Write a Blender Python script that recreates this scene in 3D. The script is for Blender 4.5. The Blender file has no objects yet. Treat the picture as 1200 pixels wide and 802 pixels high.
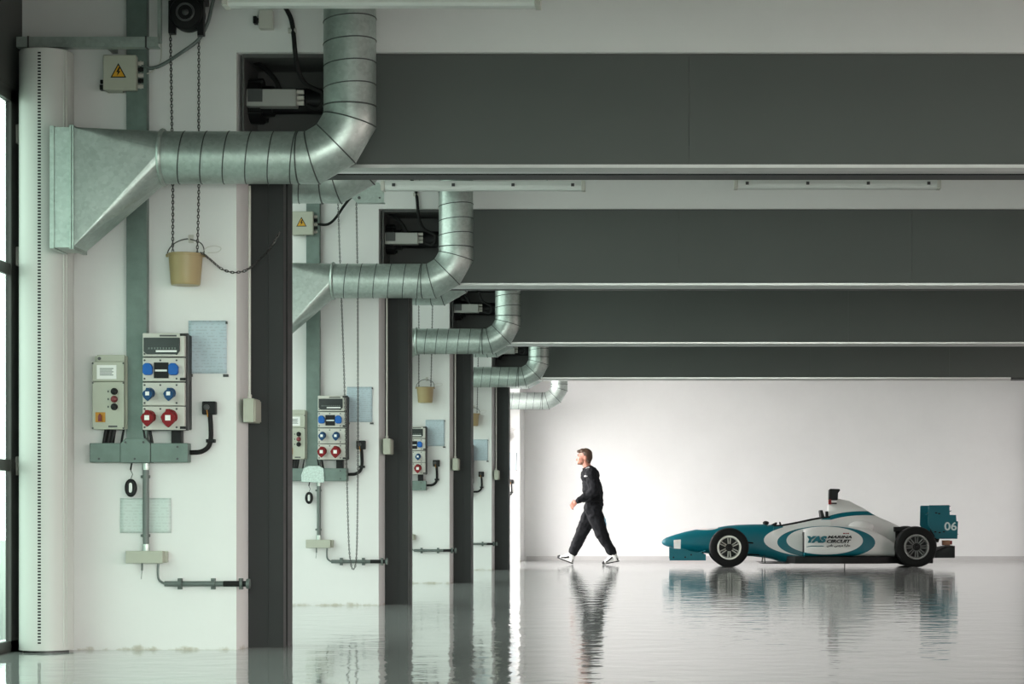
import bpy, bmesh, math, random
from mathutils import Vector, Matrix
random.seed(7)
PI = math.pi
SC = bpy.context.scene
COL = SC.collection

# ------------------------------------------------------------------ camera geometry
FPX, VX, VY, HC = 2550.0, 773.0, 607.0, 0.72      # focal length in pixels, principal point, eye height
F = 11.845                                        # front plane of the nearest pier
BAY = 6.0
def PX(px, Y=F): return (px - VX) * Y / FPX
def PZ(py, Y=F): return HC + (VY - py) * Y / FPX
def P(px, py, Y=F): return Vector((PX(px, Y), Y, PZ(py, Y)))

cam = bpy.data.cameras.new('camera'); cam_o = bpy.data.objects.new('camera', cam); COL.objects.link(cam_o)
cam_o.location = (0, 0, HC); cam_o.rotation_euler = (PI/2, 0, 0)
cam.sensor_width = 36; cam.sensor_fit = 'HORIZONTAL'; cam.lens = FPX/1200*36
cam.shift_x = -(VX-600)/1200; cam.shift_y = (VY-401)/1200
cam.clip_end = 300; cam.clip_start = 0.05
SC.camera = cam_o

# ------------------------------------------------------------------ materials
def srgb(r, g, b):
    f = lambda c: (c/255/12.92) if c/255 <= 0.04045 else ((c/255+0.055)/1.055)**2.4
    return (f(r), f(g), f(b), 1)
def new_mat(name):
    m = bpy.data.materials.new(name); m.use_nodes = True
    nt = m.node_tree; bs = nt.nodes['Principled BSDF']
    return m, nt, bs
def N(nt, typ, **kw):
    n = nt.nodes.new(typ)
    for k, v in kw.items():
        if k.startswith('_'): n.inputs[k[1:]].default_value = v
        else: setattr(n, k, v)
    return n
def mat(name, col, rough=0.5, metal=0.0, var=0.06, scale=6.0, bump=0.0, spec=0.5, coat=0.0):
    """plain surface with a little procedural mottling"""
    m, nt, bs = new_mat(name)
    tc = N(nt, 'ShaderNodeTexCoord')
    nz = N(nt, 'ShaderNodeTexNoise', _Scale=scale, _Detail=4.0, _Roughness=0.6)
    nt.links.new(tc.outputs['Object'], nz.inputs['Vector'])
    mx = N(nt, 'ShaderNodeMix', data_type='RGBA')
    mx.inputs[6].default_value = tuple(c*(1-var) for c in col[:3])+(1,)
    mx.inputs[7].default_value = tuple(min(1, c*(1+var)) for c in col[:3])+(1,)
    nt.links.new(nz.outputs['Fac'], mx.inputs[0]); nt.links.new(mx.outputs[2], bs.inputs['Base Color'])
    bs.inputs['Roughness'].default_value = rough; bs.inputs['Metallic'].default_value = metal
    bs.inputs['Specular IOR Level'].default_value = spec
    bs.inputs['Coat Weight'].default_value = coat
    if bump:
        b = N(nt, 'ShaderNodeBump', _Strength=0.5, _Distance=bump)
        nt.links.new(nz.outputs['Fac'], b.inputs['Height']); nt.links.new(b.outputs[0], bs.inputs['Normal'])
    return m

M = {}
# painted wall with scuffs and dirt creeping up from the floor
def wall_mat():
    m, nt, bs = new_mat('white_painted_wall')
    geo = N(nt, 'ShaderNodeNewGeometry'); sep = N(nt, 'ShaderNodeSeparateXYZ')
    nt.links.new(geo.outputs['Position'], sep.inputs[0])
    n1 = N(nt, 'ShaderNodeTexNoise', _Scale=1.3, _Detail=6.0, _Roughness=0.65)
    nt.links.new(geo.outputs['Position'], n1.inputs['Vector'])
    r1 = N(nt, 'ShaderNodeMix', data_type='RGBA')
    r1.inputs[6].default_value = (.74, .74, .73, 1); r1.inputs[7].default_value = (.84, .84, .83, 1)
    nt.links.new(n1.outputs['Fac'], r1.inputs[0])
    # stains near the floor
    n2 = N(nt, 'ShaderNodeTexNoise', _Scale=9.0, _Detail=5.0, _Roughness=0.7)
    nt.links.new(geo.outputs['Position'], n2.inputs['Vector'])
    mr = N(nt, 'ShaderNodeMapRange'); mr.inputs[1].default_value = 0.0; mr.inputs[2].default_value = 0.05
    mr.inputs[3].default_value = 0.42; mr.inputs[4].default_value = 0.0
    nt.links.new(sep.outputs['Z'], mr.inputs[0])
    ad = N(nt, 'ShaderNodeMath', operation='ADD'); nt.links.new(mr.outputs[0], ad.inputs[0]); nt.links.new(n2.outputs['Fac'], ad.inputs[1])
    rp = N(nt, 'ShaderNodeMapRange'); rp.inputs[1].default_value = .80; rp.inputs[2].default_value = 1.0; rp.inputs[4].default_value = .7
    nt.links.new(ad.outputs[0], rp.inputs[0])
    r2 = N(nt, 'ShaderNodeMix', data_type='RGBA'); r2.inputs[7].default_value = (.36, .32, .22, 1)
    nt.links.new(rp.outputs[0], r2.inputs[0]); nt.links.new(r1.outputs[2], r2.inputs[6])
    nt.links.new(r2.outputs[2], bs.inputs['Base Color'])
    bs.inputs['Roughness'].default_value = .55
    b = N(nt, 'ShaderNodeBump', _Strength=.25, _Distance=.004); nt.links.new(n2.outputs['Fac'], b.inputs['Height'])
    nt.links.new(b.outputs[0], bs.inputs['Normal'])
    return m
M['wall'] = wall_mat()

def floor_mat():
    m, nt, bs = new_mat('polished_epoxy_floor')
    geo = N(nt, 'ShaderNodeNewGeometry')
    n1 = N(nt, 'ShaderNodeTexNoise', _Scale=.5, _Detail=5.0); nt.links.new(geo.outputs['Position'], n1.inputs['Vector'])
    mx = N(nt, 'ShaderNodeMix', data_type='RGBA'); mx.inputs[6].default_value = (.44, .455, .45, 1); mx.inputs[7].default_value = (.54, .55, .54, 1)
    nt.links.new(n1.outputs['Fac'], mx.inputs[0]); nt.links.new(mx.outputs[2], bs.inputs['Base Color'])
    bs.inputs['Roughness'].default_value = .05; bs.inputs['IOR'].default_value = 1.5
    n2 = N(nt, 'ShaderNodeTexNoise', _Scale=3.6, _Detail=3.0, _Roughness=.5); nt.links.new(geo.outputs['Position'], n2.inputs['Vector'])
    b = N(nt, 'ShaderNodeBump', _Strength=1.0, _Distance=FLOOR_BUMP); nt.links.new(n2.outputs['Fac'], b.inputs['Height'])
    nt.links.new(b.outputs[0], bs.inputs['Normal'])
    return m
FLOOR_BUMP = .0042
M['floor'] = floor_mat()

def galv_mat():
    m, nt, bs = new_mat('galvanised_steel')
    tc = N(nt, 'ShaderNodeTexCoord')
    v = N(nt, 'ShaderNodeTexVoronoi', _Scale=55.0); nt.links.new(tc.outputs['Object'], v.inputs['Vector'])
    n = N(nt, 'ShaderNodeTexNoise', _Scale=9.0, _Detail=5.0); nt.links.new(tc.outputs['Object'], n.inputs['Vector'])
    mx = N(nt, 'ShaderNodeMix', data_type='RGBA'); mx.inputs[6].default_value = (.30, .345, .32, 1); mx.inputs[7].default_value = (.50, .57, .535, 1)
    a = N(nt, 'ShaderNodeMath', operation='MULTIPLY_ADD'); a.inputs[1].default_value = .35
    sp = N(nt, 'ShaderNodeSeparateColor'); nt.links.new(v.outputs['Color'], sp.inputs[0])
    nt.links.new(sp.outputs[0], a.inputs[0]); nt.links.new(n.outputs['Fac'], a.inputs[2])
    nt.links.new(a.outputs[0], mx.inputs[0]); nt.links.new(mx.outputs[2], bs.inputs['Base Color'])
    bs.inputs['Metallic'].default_value = .75
    mr = N(nt, 'ShaderNodeMapRange'); mr.inputs[3].default_value = .30; mr.inputs[4].default_value = .46
    nt.links.new(n.outputs['Fac'], mr.inputs[0]); nt.links.new(mr.outputs[0], bs.inputs['Roughness'])
    return m
M['galv'] = galv_mat()
def trunk_mat():
    m = mat('mint_zinc_trunking', (.145, .195, .175, 1), .45, .3, .28, 14.0); return m
M['trunk'] = trunk_mat()
M['ceiling'] = mat('grey_white_ceiling', (.25, .25, .245, 1), .8)
M['fascia'] = mat('dark_grey_shutter_steel', (.094, .103, .097, 1), .45, 0, .08, 1.2, spec=.3)
M['guide'] = mat('charcoal_guide_paint', (.026, .028, .028, 1), .5, spec=.25)
M['recess'] = mat('grey_housing_inside', (.09, .09, .088, 1), .7)
M['alu'] = mat('brushed_aluminium', (.70, .70, .69, 1), .30, .9)
M['black'] = mat('black_plastic', (.006, .006, .0065, 1), .45, spec=.25)
M['rubber'] = mat('black_rubber', (.008, .008, .008, 1), .6, spec=.25)
M['darkgrey'] = mat('dark_grey_plastic', (.05, .052, .052, 1), .4)
M['cream'] = mat('cream_enclosure_plastic', (.43, .44, .365, 1), .45)
M['greybox'] = mat('light_grey_enclosure', (.58, .57, .52, 1), .38)
M['lampwhite'] = mat('white_lamp_housing', (.70, .72, .70, 1), .35)
M['curtain'] = mat('white_powder_coat', (.60, .60, .575, 1), .4, 0, .02)
M['blue'] = mat('bright_blue_cover', (.008, .11, .42, 1), .45, spec=.3)
M['blue2'] = mat('deep_blue_socket', (.006, .055, .15, 1), .45, spec=.3)
M['red'] = mat('red_socket_plastic', (.20, .004, .008, 1), .45, spec=.25)
M['darkred'] = mat('dark_red_button', (.16, .01, .015, 1), .35)
M['white'] = mat('white_label', (.82, .82, .80, 1), .5, 0, .02)
M['yellow'] = mat('yellow_warning_sign', (.62, .32, .015, 1), .5, 0, .04)
M['orange'] = mat('amber_switch_plate', (.50, .22, .01, 1), .4)
M['bucket'] = mat('tan_bucket_plastic', (.36, .275, .13, 1), .4, 0, .10, 4.0)
M['steel'] = mat('steel_chain', (.09, .09, .085, 1), .38, .8)
M['pipe'] = mat('grey_conduit', (.13, .155, .145, 1), .45, .3)
M['glassdark'] = mat('smoked_window', (.02, .025, .025, 1), .12)
M['frame'] = mat('dark_window_frame', (.05, .048, .045, 1), .4)
M['panel'] = mat('dark_grey_facade_panel', (.07, .075, .07, 1), .6)
M['seam'] = mat('weathered_shaded_zinc_seam', (.075, .085, .08, 1), .5, .5)  # dirt plus crease shade put into the duct seam colour

def paper_mat(name, base, ink, dens):
    m, nt, bs = new_mat(name)
    tc = N(nt, 'ShaderNodeTexCoord'); sep = N(nt, 'ShaderNodeSeparateXYZ'); nt.links.new(tc.outputs['Object'], sep.inputs[0])
    ml = N(nt, 'ShaderNodeMath', operation='MULTIPLY'); ml.inputs[1].default_value = 2*PI/.0165; nt.links.new(sep.outputs['Z'], ml.inputs[0])
    sn = N(nt, 'ShaderNodeMath', operation='SINE'); nt.links.new(ml.outputs[0], sn.inputs[0])
    cmb = N(nt, 'ShaderNodeMapping'); cmb.inputs['Scale'].default_value = (60, 0, 61); nt.links.new(tc.outputs['Object'], cmb.inputs[0])
    nz = N(nt, 'ShaderNodeTexNoise', _Scale=1.0, _Detail=1.0); nt.links.new(cmb.outputs[0], nz.inputs['Vector'])
    a = N(nt, 'ShaderNodeMath', operation='GREATER_THAN'); a.inputs[1].default_value = .25; nt.links.new(sn.outputs[0], a.inputs[0])
    b = N(nt, 'ShaderNodeMath', operation='GREATER_THAN'); b.inputs[1].default_value = dens; nt.links.new(nz.outputs['Fac'], b.inputs[0])
    c = N(nt, 'ShaderNodeMath', operation='MULTIPLY'); nt.links.new(a.outputs[0], c.inputs[0]); nt.links.new(b.outputs[0], c.inputs[1])
    mx = N(nt, 'ShaderNodeMix', data_type='RGBA'); mx.inputs[6].default_value = base; mx.inputs[7].default_value = ink
    nt.links.new(c.outputs[0], mx.inputs[0]); nt.links.new(mx.outputs[2], bs.inputs['Base Color']); bs.inputs['Roughness'].default_value = .6
    return m
M['paper'] = paper_mat('printed_blue_paper', (.50, .60, .66, 1), (.43, .51, .56, 1), .50)
M['paper2'] = paper_mat('printed_pale_form', (.60, .68, .65, 1), (.54, .61, .58, 1), .48)
M['sleeve'] = mat('clear_film_edge', (.70, .74, .73, 1), .2)

def glass_mat(name, tint):
    m = bpy.data.materials.new(name); m.use_nodes = True; nt = m.node_tree; nt.nodes.clear()
    out = N(nt, 'ShaderNodeOutputMaterial'); tr = N(nt, 'ShaderNodeBsdfTransparent'); tr.inputs[0].default_value = tint
    gl = N(nt, 'ShaderNodeBsdfGlossy'); gl.inputs['Roughness'].default_value = .03; gl.inputs[0].default_value = (1, 1, 1, 1)
    lw = N(nt, 'ShaderNodeLayerWeight', _Blend=.5); pw = N(nt, 'ShaderNodeMath', operation='POWER'); pw.inputs[1].default_value = 5
    fr = N(nt, 'ShaderNodeMath', operation='MULTIPLY_ADD'); fr.inputs[1].default_value = .94; fr.inputs[2].default_value = .04
    nt.links.new(lw.outputs['Facing'], pw.inputs[0]); nt.links.new(pw.outputs[0], fr.inputs[0]); mx = N(nt, 'ShaderNodeMixShader')
    nt.links.new(fr.outputs[0], mx.inputs[0]); nt.links.new(tr.outputs[0], mx.inputs[1]); nt.links.new(gl.outputs[0], mx.inputs[2])
    nt.links.new(mx.outputs[0], out.inputs[0])
    return m

# ------------------------------------------------------------------ mesh builder
class MB:
    def __init__(s): s.bm = bmesh.new()
    def face(s, pts):
        vs = [s.bm.verts.new(p) for p in pts]
        return s.bm.faces.new(vs)
    def box(s, x0, x1, y0, y1, z0, z1):
        v = [s.bm.verts.new(p) for p in ((x0,y0,z0),(x1,y0,z0),(x1,y1,z0),(x0,y1,z0),(x0,y0,z1),(x1,y0,z1),(x1,y1,z1),(x0,y1,z1))]
        for f in ((0,3,2,1),(4,5,6,7),(0,1,5,4),(1,2,6,5),(2,3,7,6),(3,0,4,7)): s.bm.faces.new([v[i] for i in f])
        return s
    def rings(s, rings, cap=True, closed=False):
        vr = [[s.bm.verts.new(p) for p in r] for r in rings]
        n = len(vr[0]); K = len(vr)
        for k in range(K if closed else K-1):
            a, b = vr[k], vr[(k+1) % K]
            for i in range(n):
                j = (i+1) % n
                s.bm.faces.new((a[i], a[j], b[j], b[i]))
        if cap and not closed:
            s.bm.faces.new(list(reversed(vr[0]))); s.bm.faces.new(vr[-1])
        return s
    def cyl(s, p0, p1, r0, r1=None, seg=20, cap=True):
        p0, p1 = Vector(p0), Vector(p1); r1 = r0 if r1 is None else r1
        d = (p1-p0).normalized(); u = d.orthogonal().normalized(); w = d.cross(u)
        R = lambda p, r: [p + (u*math.cos(2*PI*i/seg) + w*math.sin(2*PI*i/seg))*r for i in range(seg)]
        return s.rings([R(p0, r0), R(p1, r1)], cap)
    def tube(s, pts, r, seg=8, closed=False, cap=True):
        pts = [Vector(p) for p in pts]; n = len(pts)
        rad = r if isinstance(r, (list, tuple)) else [r]*n
        rings = []; up = None
        for i, p in enumerate(pts):
            a = pts[i-1] if (i > 0 or closed) else p
            b = pts[(i+1) % n] if (i < n-1 or closed) else p
            d = (b-a)
            if d.length < 1e-9: d = Vector((0,0,1))
            d.normalize()
            if up is None: up = d.orthogonal().normalized()
            up = (up - d*up.dot(d))
            if up.length < 1e-6: up = d.orthogonal()
            up.normalize(); w = d.cross(up)
            rings.append([p + (up*math.cos(2*PI*k/seg) + w*math.sin(2*PI*k/seg))*rad[i] for k in range(seg)])
        return s.rings(rings, cap, closed)
    def lathe(s, origin, axis, prof, seg=28, cap=True):
        """prof: list of (distance along axis, radius)"""
        o = Vector(origin); d = Vector(axis).normalized(); u = d.orthogonal().normalized(); w = d.cross(u)
        rings = [[o + d*t + (u*math.cos(2*PI*i/seg) + w*math.sin(2*PI*i/seg))*max(r, 1e-4) for i in range(seg)] for t, r in prof]
        return s.rings(rings, cap)
    def prism(s, poly, y0, y1):
        """poly in (x,z), extruded along y"""
        return s.rings([[(x, y0, z) for x, z in poly], [(x, y1, z) for x, z in poly]])
    def torus(s, c, axis, R, r, seg=32, sub=8):
        c = Vector(c); d = Vector(axis).normalized(); u = d.orthogonal().normalized(); w = d.cross(u)
        rings = []
        for i in range(seg):
            a = 2*PI*i/seg; e = u*math.cos(a)+w*math.sin(a)
            rings.append([c + e*(R+r*math.cos(2*PI*k/sub)) + d*r*math.sin(2*PI*k/sub) for k in range(sub)])
        return s.rings(rings, closed=True)
    def ball(s, c, rx, ry=None, rz=None, rot=None, sub=3):
        ry = rx if ry is None else ry; rz = rx if rz is None else rz
        m = Matrix.Translation(Vector(c)) @ (rot.to_4x4() if rot is not None else Matrix()) @ Matrix.Diagonal((rx, ry, rz, 1))
        bmesh.ops.create_icosphere(s.bm, subdivisions=sub, radius=1, matrix=m); return s
    def capsule(s, p0, p1, r0, r1, sub=2):
        t = bmesh.new()
        bmesh.ops.create_icosphere(t, subdivisions=sub, radius=r0, matrix=Matrix.Translation(Vector(p0)))
        bmesh.ops.create_icosphere(t, subdivisions=sub, radius=r1, matrix=Matrix.Translation(Vector(p1)))
        pts = [v.co.copy() for v in t.verts]; t.free()
        h = bmesh.new(); vs = [h.verts.new(p) for p in pts]
        g = bmesh.ops.convex_hull(h, input=vs)
        bmesh.ops.delete(h, geom=[e for e in g['geom_interior'] if isinstance(e, bmesh.types.BMVert)], context='VERTS')
        idx = {}
        for v in h.verts: idx[v] = s.bm.verts.new(v.co)
        for f in h.faces: s.bm.faces.new([idx[v] for v in f.verts])
        h.free(); return s
    def mesh(s, name, off, smooth=True, ang=35):
        bmesh.ops.recalc_face_normals(s.bm, faces=s.bm.faces)
        if smooth:
            for f in s.bm.faces: f.smooth = True
            for e in s.bm.edges:
                if len(e.link_faces) == 2 and e.calc_face_angle(0) > math.radians(ang): e.smooth = False
        me = bpy.data.meshes.new(name)
        if off.length > 0: bmesh.ops.translate(s.bm, verts=s.bm.verts, vec=-off)
        s.bm.to_mesh(me); s.bm.free(); return me

def wloc(o):
    v = Vector((0,0,0))
    while o is not None: v += o.location; o = o.parent
    return v
def part(name, mb, m, parent=None, bevel=0, smooth=True, label=None, at=None):
    """link the builder's mesh as one object; verts are given in world space"""
    off = wloc(parent) if parent is not None else (Vector(at) if at else Vector((0,0,0)))
    me = mb.mesh(name, off, smooth)
    o = bpy.data.objects.new(name, me); COL.objects.link(o)
    if m is not None: me.materials.append(m)
    if parent is not None: o.parent = parent
    elif at: o.location = at
    if bevel:
        b = o.modifiers.new('Bevel', 'BEVEL'); b.width = bevel; b.segments = 2; b.limit_method = 'ANGLE'; b.angle_limit = math.radians(40)
        b.harden_normals = False
    if label: o['label'] = label
    return o
def thing(name, label, cat, loc, group=None):
    o = bpy.data.objects.new(name, None); COL.objects.link(o); o.location = loc
    o.empty_display_size = .1
    o['label'] = label; o['category'] = cat
    if group: o['group'] = group
    return o
def tag(o, label, cat, group=None):
    o['label'] = label; o['category'] = cat
    if group: o['group'] = group
    return o
def struct(o): o['kind'] = 'structure'; return o
def copy_tree(o, parent=None):
    c = o.copy(); COL.objects.link(c)
    if parent is not None: c.parent = parent
    for ch in o.children: copy_tree(ch, c)
    return c
def dup(o, dy, label):
    c = copy_tree(o); c.location = o.location + Vector((0, dy, 0)); c['label'] = label; return c
def text_mb(txt, size, shear=0, bold=0, extrude=.0015):
    cu = bpy.data.curves.new('t', 'FONT'); cu.body = txt; cu.size = size; cu.shear = shear; cu.offset = bold; cu.extrude = extrude
    cu.resolution_u = 3
    ob = bpy.data.objects.new('t', cu); COL.objects.link(ob)
    dg = bpy.context.evaluated_depsgraph_get(); me = bpy.data.meshes.new_from_object(ob.evaluated_get(dg))
    mb = MB(); mb.bm.from_mesh(me); bpy.data.objects.remove(ob); bpy.data.meshes.remove(me)
    return mb
def place_text(mb, x0, x1, z0, z1, y):
    """fit text (built in xy) into the rectangle on a plane of constant y, facing -y"""
    xs = [v.co.x for v in mb.bm.verts]; ys = [v.co.y for v in mb.bm.verts]
    ax, bx, ay, by = min(xs), max(xs), min(ys), max(ys)
    for v in mb.bm.verts:
        c = v.co.copy()
        v.co = Vector((x0+(c.x-ax)/(bx-ax)*(x1-x0), y-c.z, z0+(c.y-ay)/(by-ay)*(z1-z0)))
    return mb
def remesh(mb, voxel, name, m, parent, smooth_iter=4, noise=0, label=None):
    """one continuous surface from overlapping solids"""
    me = mb.mesh(name, Vector((0,0,0)), False)
    ob = bpy.data.objects.new('tmp', me); COL.objects.link(ob)
    r = ob.modifiers.new('r', 'REMESH'); r.mode = 'VOXEL'; r.voxel_size = voxel; r.use_smooth_shade = True
    s = ob.modifiers.new('s', 'SMOOTH'); s.iterations = smooth_iter; s.factor = .5
    if noise:
        t = bpy.data.textures.new('wr', 'CLOUDS'); t.noise_scale = .09
        d = ob.modifiers.new('d', 'DISPLACE'); d.texture = t; d.strength = noise; d.mid_level = .5; d.texture_coords = 'LOCAL'
    dg = bpy.context.evaluated_depsgraph_get()
    me2 = bpy.data.meshes.new_from_object(ob.evaluated_get(dg)); me2.name = name
    bpy.data.objects.remove(ob)
    off = wloc(parent); me2.transform(Matrix.Translation(-off))
    for p in me2.polygons: p.use_smooth = True
    me2.materials.clear(); me2.materials.append(m)
    o = bpy.data.objects.new(name, me2); COL.objects.link(o); o.parent = parent
    if label: o['label'] = label
    return o

# ------------------------------------------------------------------ the hall
XL, XR, YB, YR, ZC = -3.47, 6.30, 36.72, -1.0, 4.20
PIER_X = -2.304; PIER_X2 = -2.279; PT = .455         # pier corner, splayed return, partition thickness
RPX = 5.32                                            # right pier
HZ0, HZ1 = 2.625, 3.255                               # shutter housing
fl = MB(); fl.box(XL-.4, XR+.4, YR-.3, YB+.3, -.25, 0); struct(part('floor', fl, M['floor'], smooth=False))
ce = MB(); ce.box(XL-.4, XR+.4, YR-.3, YB+.3, ZC, ZC+.25); struct(part('ceiling', ce, M['ceiling'], smooth=False))
bw = MB(); bw.box(XL-.4, XR+.4, YB, YB+.3, 0, ZC); struct(part('wall_back', bw, M['wall'], smooth=False))
rw = MB(); rw.box(XL-.4, XR+.4, YR-.3, YR, 2.75, ZC); rw.box(XL-.4, -2.4, YR-.3, YR, 0, 2.75); rw.box(-2.4, XR+.4, YR-.3, YR, 0, .25); struct(part('wall_rear', rw, M['wall'], smooth=False))
bb = MB(); bb.box(-2.25, XR, YB-.012, YB, 0, .07); struct(part('baseboard_back', bb, mat('grey_skirting', (.55,.54,.53,1), .5), smooth=False))

names = {0: 'first', 1: 'second', 2: 'third', 3: 'fourth', 4: 'fifth', -1: 'behind_camera'}
for k in range(-1, 5):
    y0 = F + BAY*k; y1 = y0 + PT
    w = MB()
    if k < 4:
        # left pier, lintel and right pier in one wall with an opening
        w.rings([[(XL,y0,z),(PIER_X,y0,z),(PIER_X2,y0+.235,z),(PIER_X2,y1,z),(XL,y1,z)] for z in (0, ZC)])
        w.box(PIER_X, RPX, y0, y1, HZ1, ZC)
        w.box(RPX, XR, y0, y1, 0, ZC)
    else:
        w.rings([[(XL,y0,z),(PIER_X,y0,z),(PIER_X2,y0+.235,z),(PIER_X2,YB,z),(XL,YB,z)] for z in (0, ZC)])
    struct(part('wall_' + names[k], w, M['wall'], smooth=False))

# ---- side facades: each bay a window between two partitions
GL = [glass_mat('green_tinted_glass', (.172, .218, .198, 1)), glass_mat('clear_open_bay_glass', (.83, .83, .83, 1)), glass_mat('smoked_grey_glass', (.10, .097, .097, 1)), glass_mat('pale_green_glass', (.115, .162, .14, 1)), glass_mat('rosy_grey_glass', (.34, .295, .29, 1)), glass_mat('added_rear_glass', (.82, .93, .86, 1)), glass_mat('dark_rosy_glass', (.13, .112, .11, 1))]
def facade(side, n, ya, yb, ztop, g, split=4, zlow=.06):
    x = XL if side < 0 else XR; s = side
    xa, xb = sorted((x, x+s*.30))
    wl = MB(); wl.box(xa, xb, ya, yb, ztop, ZC)
    if zlow > .1: wl.box(xa, xb, ya, yb, 0, zlow)
    struct(part('wall_left' if s < 0 else 'wall_right', wl, M['panel'] if s < 0 else M['wall'], smooth=False))
    f = MB(); fa, fb = sorted((x+s*.0, x+s*.03))
    f.box(fa, fb, ya, ya+.06, 0, ztop); f.box(fa, fb, yb-.20, yb, 0, ztop)
    f.box(fa, fb, ya, yb, ztop-.07, ztop); f.box(fa, fb, ya, yb, 0 if zlow < .1 else zlow, .06 if zlow < .1 else zlow+.06)
    for i in range(1, split):
        yy = ya + (yb-ya)*i/split; f.box(fa, fb, yy-.03, yy+.03, 0, ztop)
    if zlow < .1:
        for zz in (1.0, 2.05): f.box(fa+.005, fb-.005, ya, yb, zz-.03, zz+.03)
    fr = struct(part('window_%d' % n, f, M['frame'], smooth=False))
    p = MB(); xm = x+s*.015
    p.face([(xm, ya+.05, zlow), (xm, yb-.05, zlow), (xm, yb-.05, ztop-.05), (xm, ya+.05, ztop-.05)])
    pn = part('pane', p, GL[g], fr, smooth=False)
    if n == 2:
        for hz in (2.79, 2.13, 1.0):
            hb = MB(); hb.box(x, x+.018, yb-.115, yb-.075, hz-.05, hz+.05); hb.cyl((x+.018, yb-.12, hz-.05), (x+.018, yb-.12, hz+.05), .009, seg=10); part('hinge', hb, M['greybox'], fr)
    L = bpy.data.lights.new('daylight_portal', 'AREA'); L.shape = 'RECTANGLE'
    L.size = ztop-zlow; L.size_y = yb-ya; L.cycles.is_portal = True
    lo = bpy.data.objects.new('daylight_portal', L); COL.objects.link(lo)
    lo.location = (x+s*.12, (ya+yb)/2, (ztop+zlow)/2); lo.rotation_euler = (0, PI/2*s, 0)
# added, unseen glazed opening behind the viewer, brightens the nearest pier
f = MB(); f.box(-2.4, XR, YR-.1, YR-.03, .25, .32); f.box(-2.4, XR, YR-.1, YR-.03, 2.68, 2.75)
for i in range(6): xx = -2.4+(XR+2.33)*i/5; f.box(xx, xx+.07, YR-.1, YR-.03, .25, 2.75)
fr = struct(part('window_13', f, M['frame'], smooth=False))
p = MB(); p.face([(-2.4, YR-.06, .25), (XR, YR-.06, .25), (XR, YR-.06, 2.75), (-2.4, YR-.06, 2.75)]); part('pane', p, GL[5], fr, smooth=False)
L = bpy.data.lights.new('daylight_portal', 'AREA'); L.shape = 'RECTANGLE'; L.size = XR+2.4; L.size_y = 2.5; L.cycles.is_portal = True
lo = bpy.data.objects.new('daylight_portal', L); COL.objects.link(lo); lo.location = ((XR-2.4)/2, YR+.01, 1.5); lo.rotation_euler = (PI/2, 0, 0)
LEFT = [(YR, F-BAY, 2.2, 2), (F-BAY+PT, F, 3.02, 3), (F+PT, F+BAY, 3.8, 0), (F+BAY+PT, F+2*BAY, 3.8, 0), (F+2*BAY+PT, F+3*BAY, 3.8, 0), (F+3*BAY+PT, F+4*BAY, 3.7, 1)]
RIGHT = [(YR, F-BAY, 2.6, 4), (F-BAY+PT, F, 2.6, 4), (F+PT, F+BAY, 3.0, 6), (F+BAY+PT, F+2*BAY, 3.0, 6), (F+2*BAY+PT, F+3*BAY, 3.0, 6), (F+3*BAY+PT, YB, 3.0, 2)]
for i, (a, b, zt, g) in enumerate(LEFT): facade(-1, i+1, a, b, zt, g)
for i, (a, b, zt, g) in enumerate(RIGHT): facade(1, i+7, a, b, zt, g)
# wall pieces of the facades at the partition ends
for s in (-1, 1):
    w = MB(); x = XL if s < 0 else XR
    xa, xb = sorted((x, x+s*.08))
    for k in range(-1, 5):
        if s > 0 and k == 4: continue
        w.box(xa, xb, F+BAY*k, (F+BAY*k+PT) if k < 4 else YB, 0, ZC)
    struct(part('wall_left_piers' if s < 0 else 'wall_right_piers', w, M['wall'], smooth=False))
# paved ground outside
g = MB(); g.box(-60, XL-.4, -40, 70, -.3, -.02); struct(part('ground_left', g, mat('pale_paving', (.45,.46,.44,1), .8), smooth=False))
g = MB(); g.box(XR+.4, 60, -40, 70, -.3, -.02); struct(part('ground_right', g, mat('pale_asphalt', (.40,.39,.38,1), .8), smooth=False))

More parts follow.
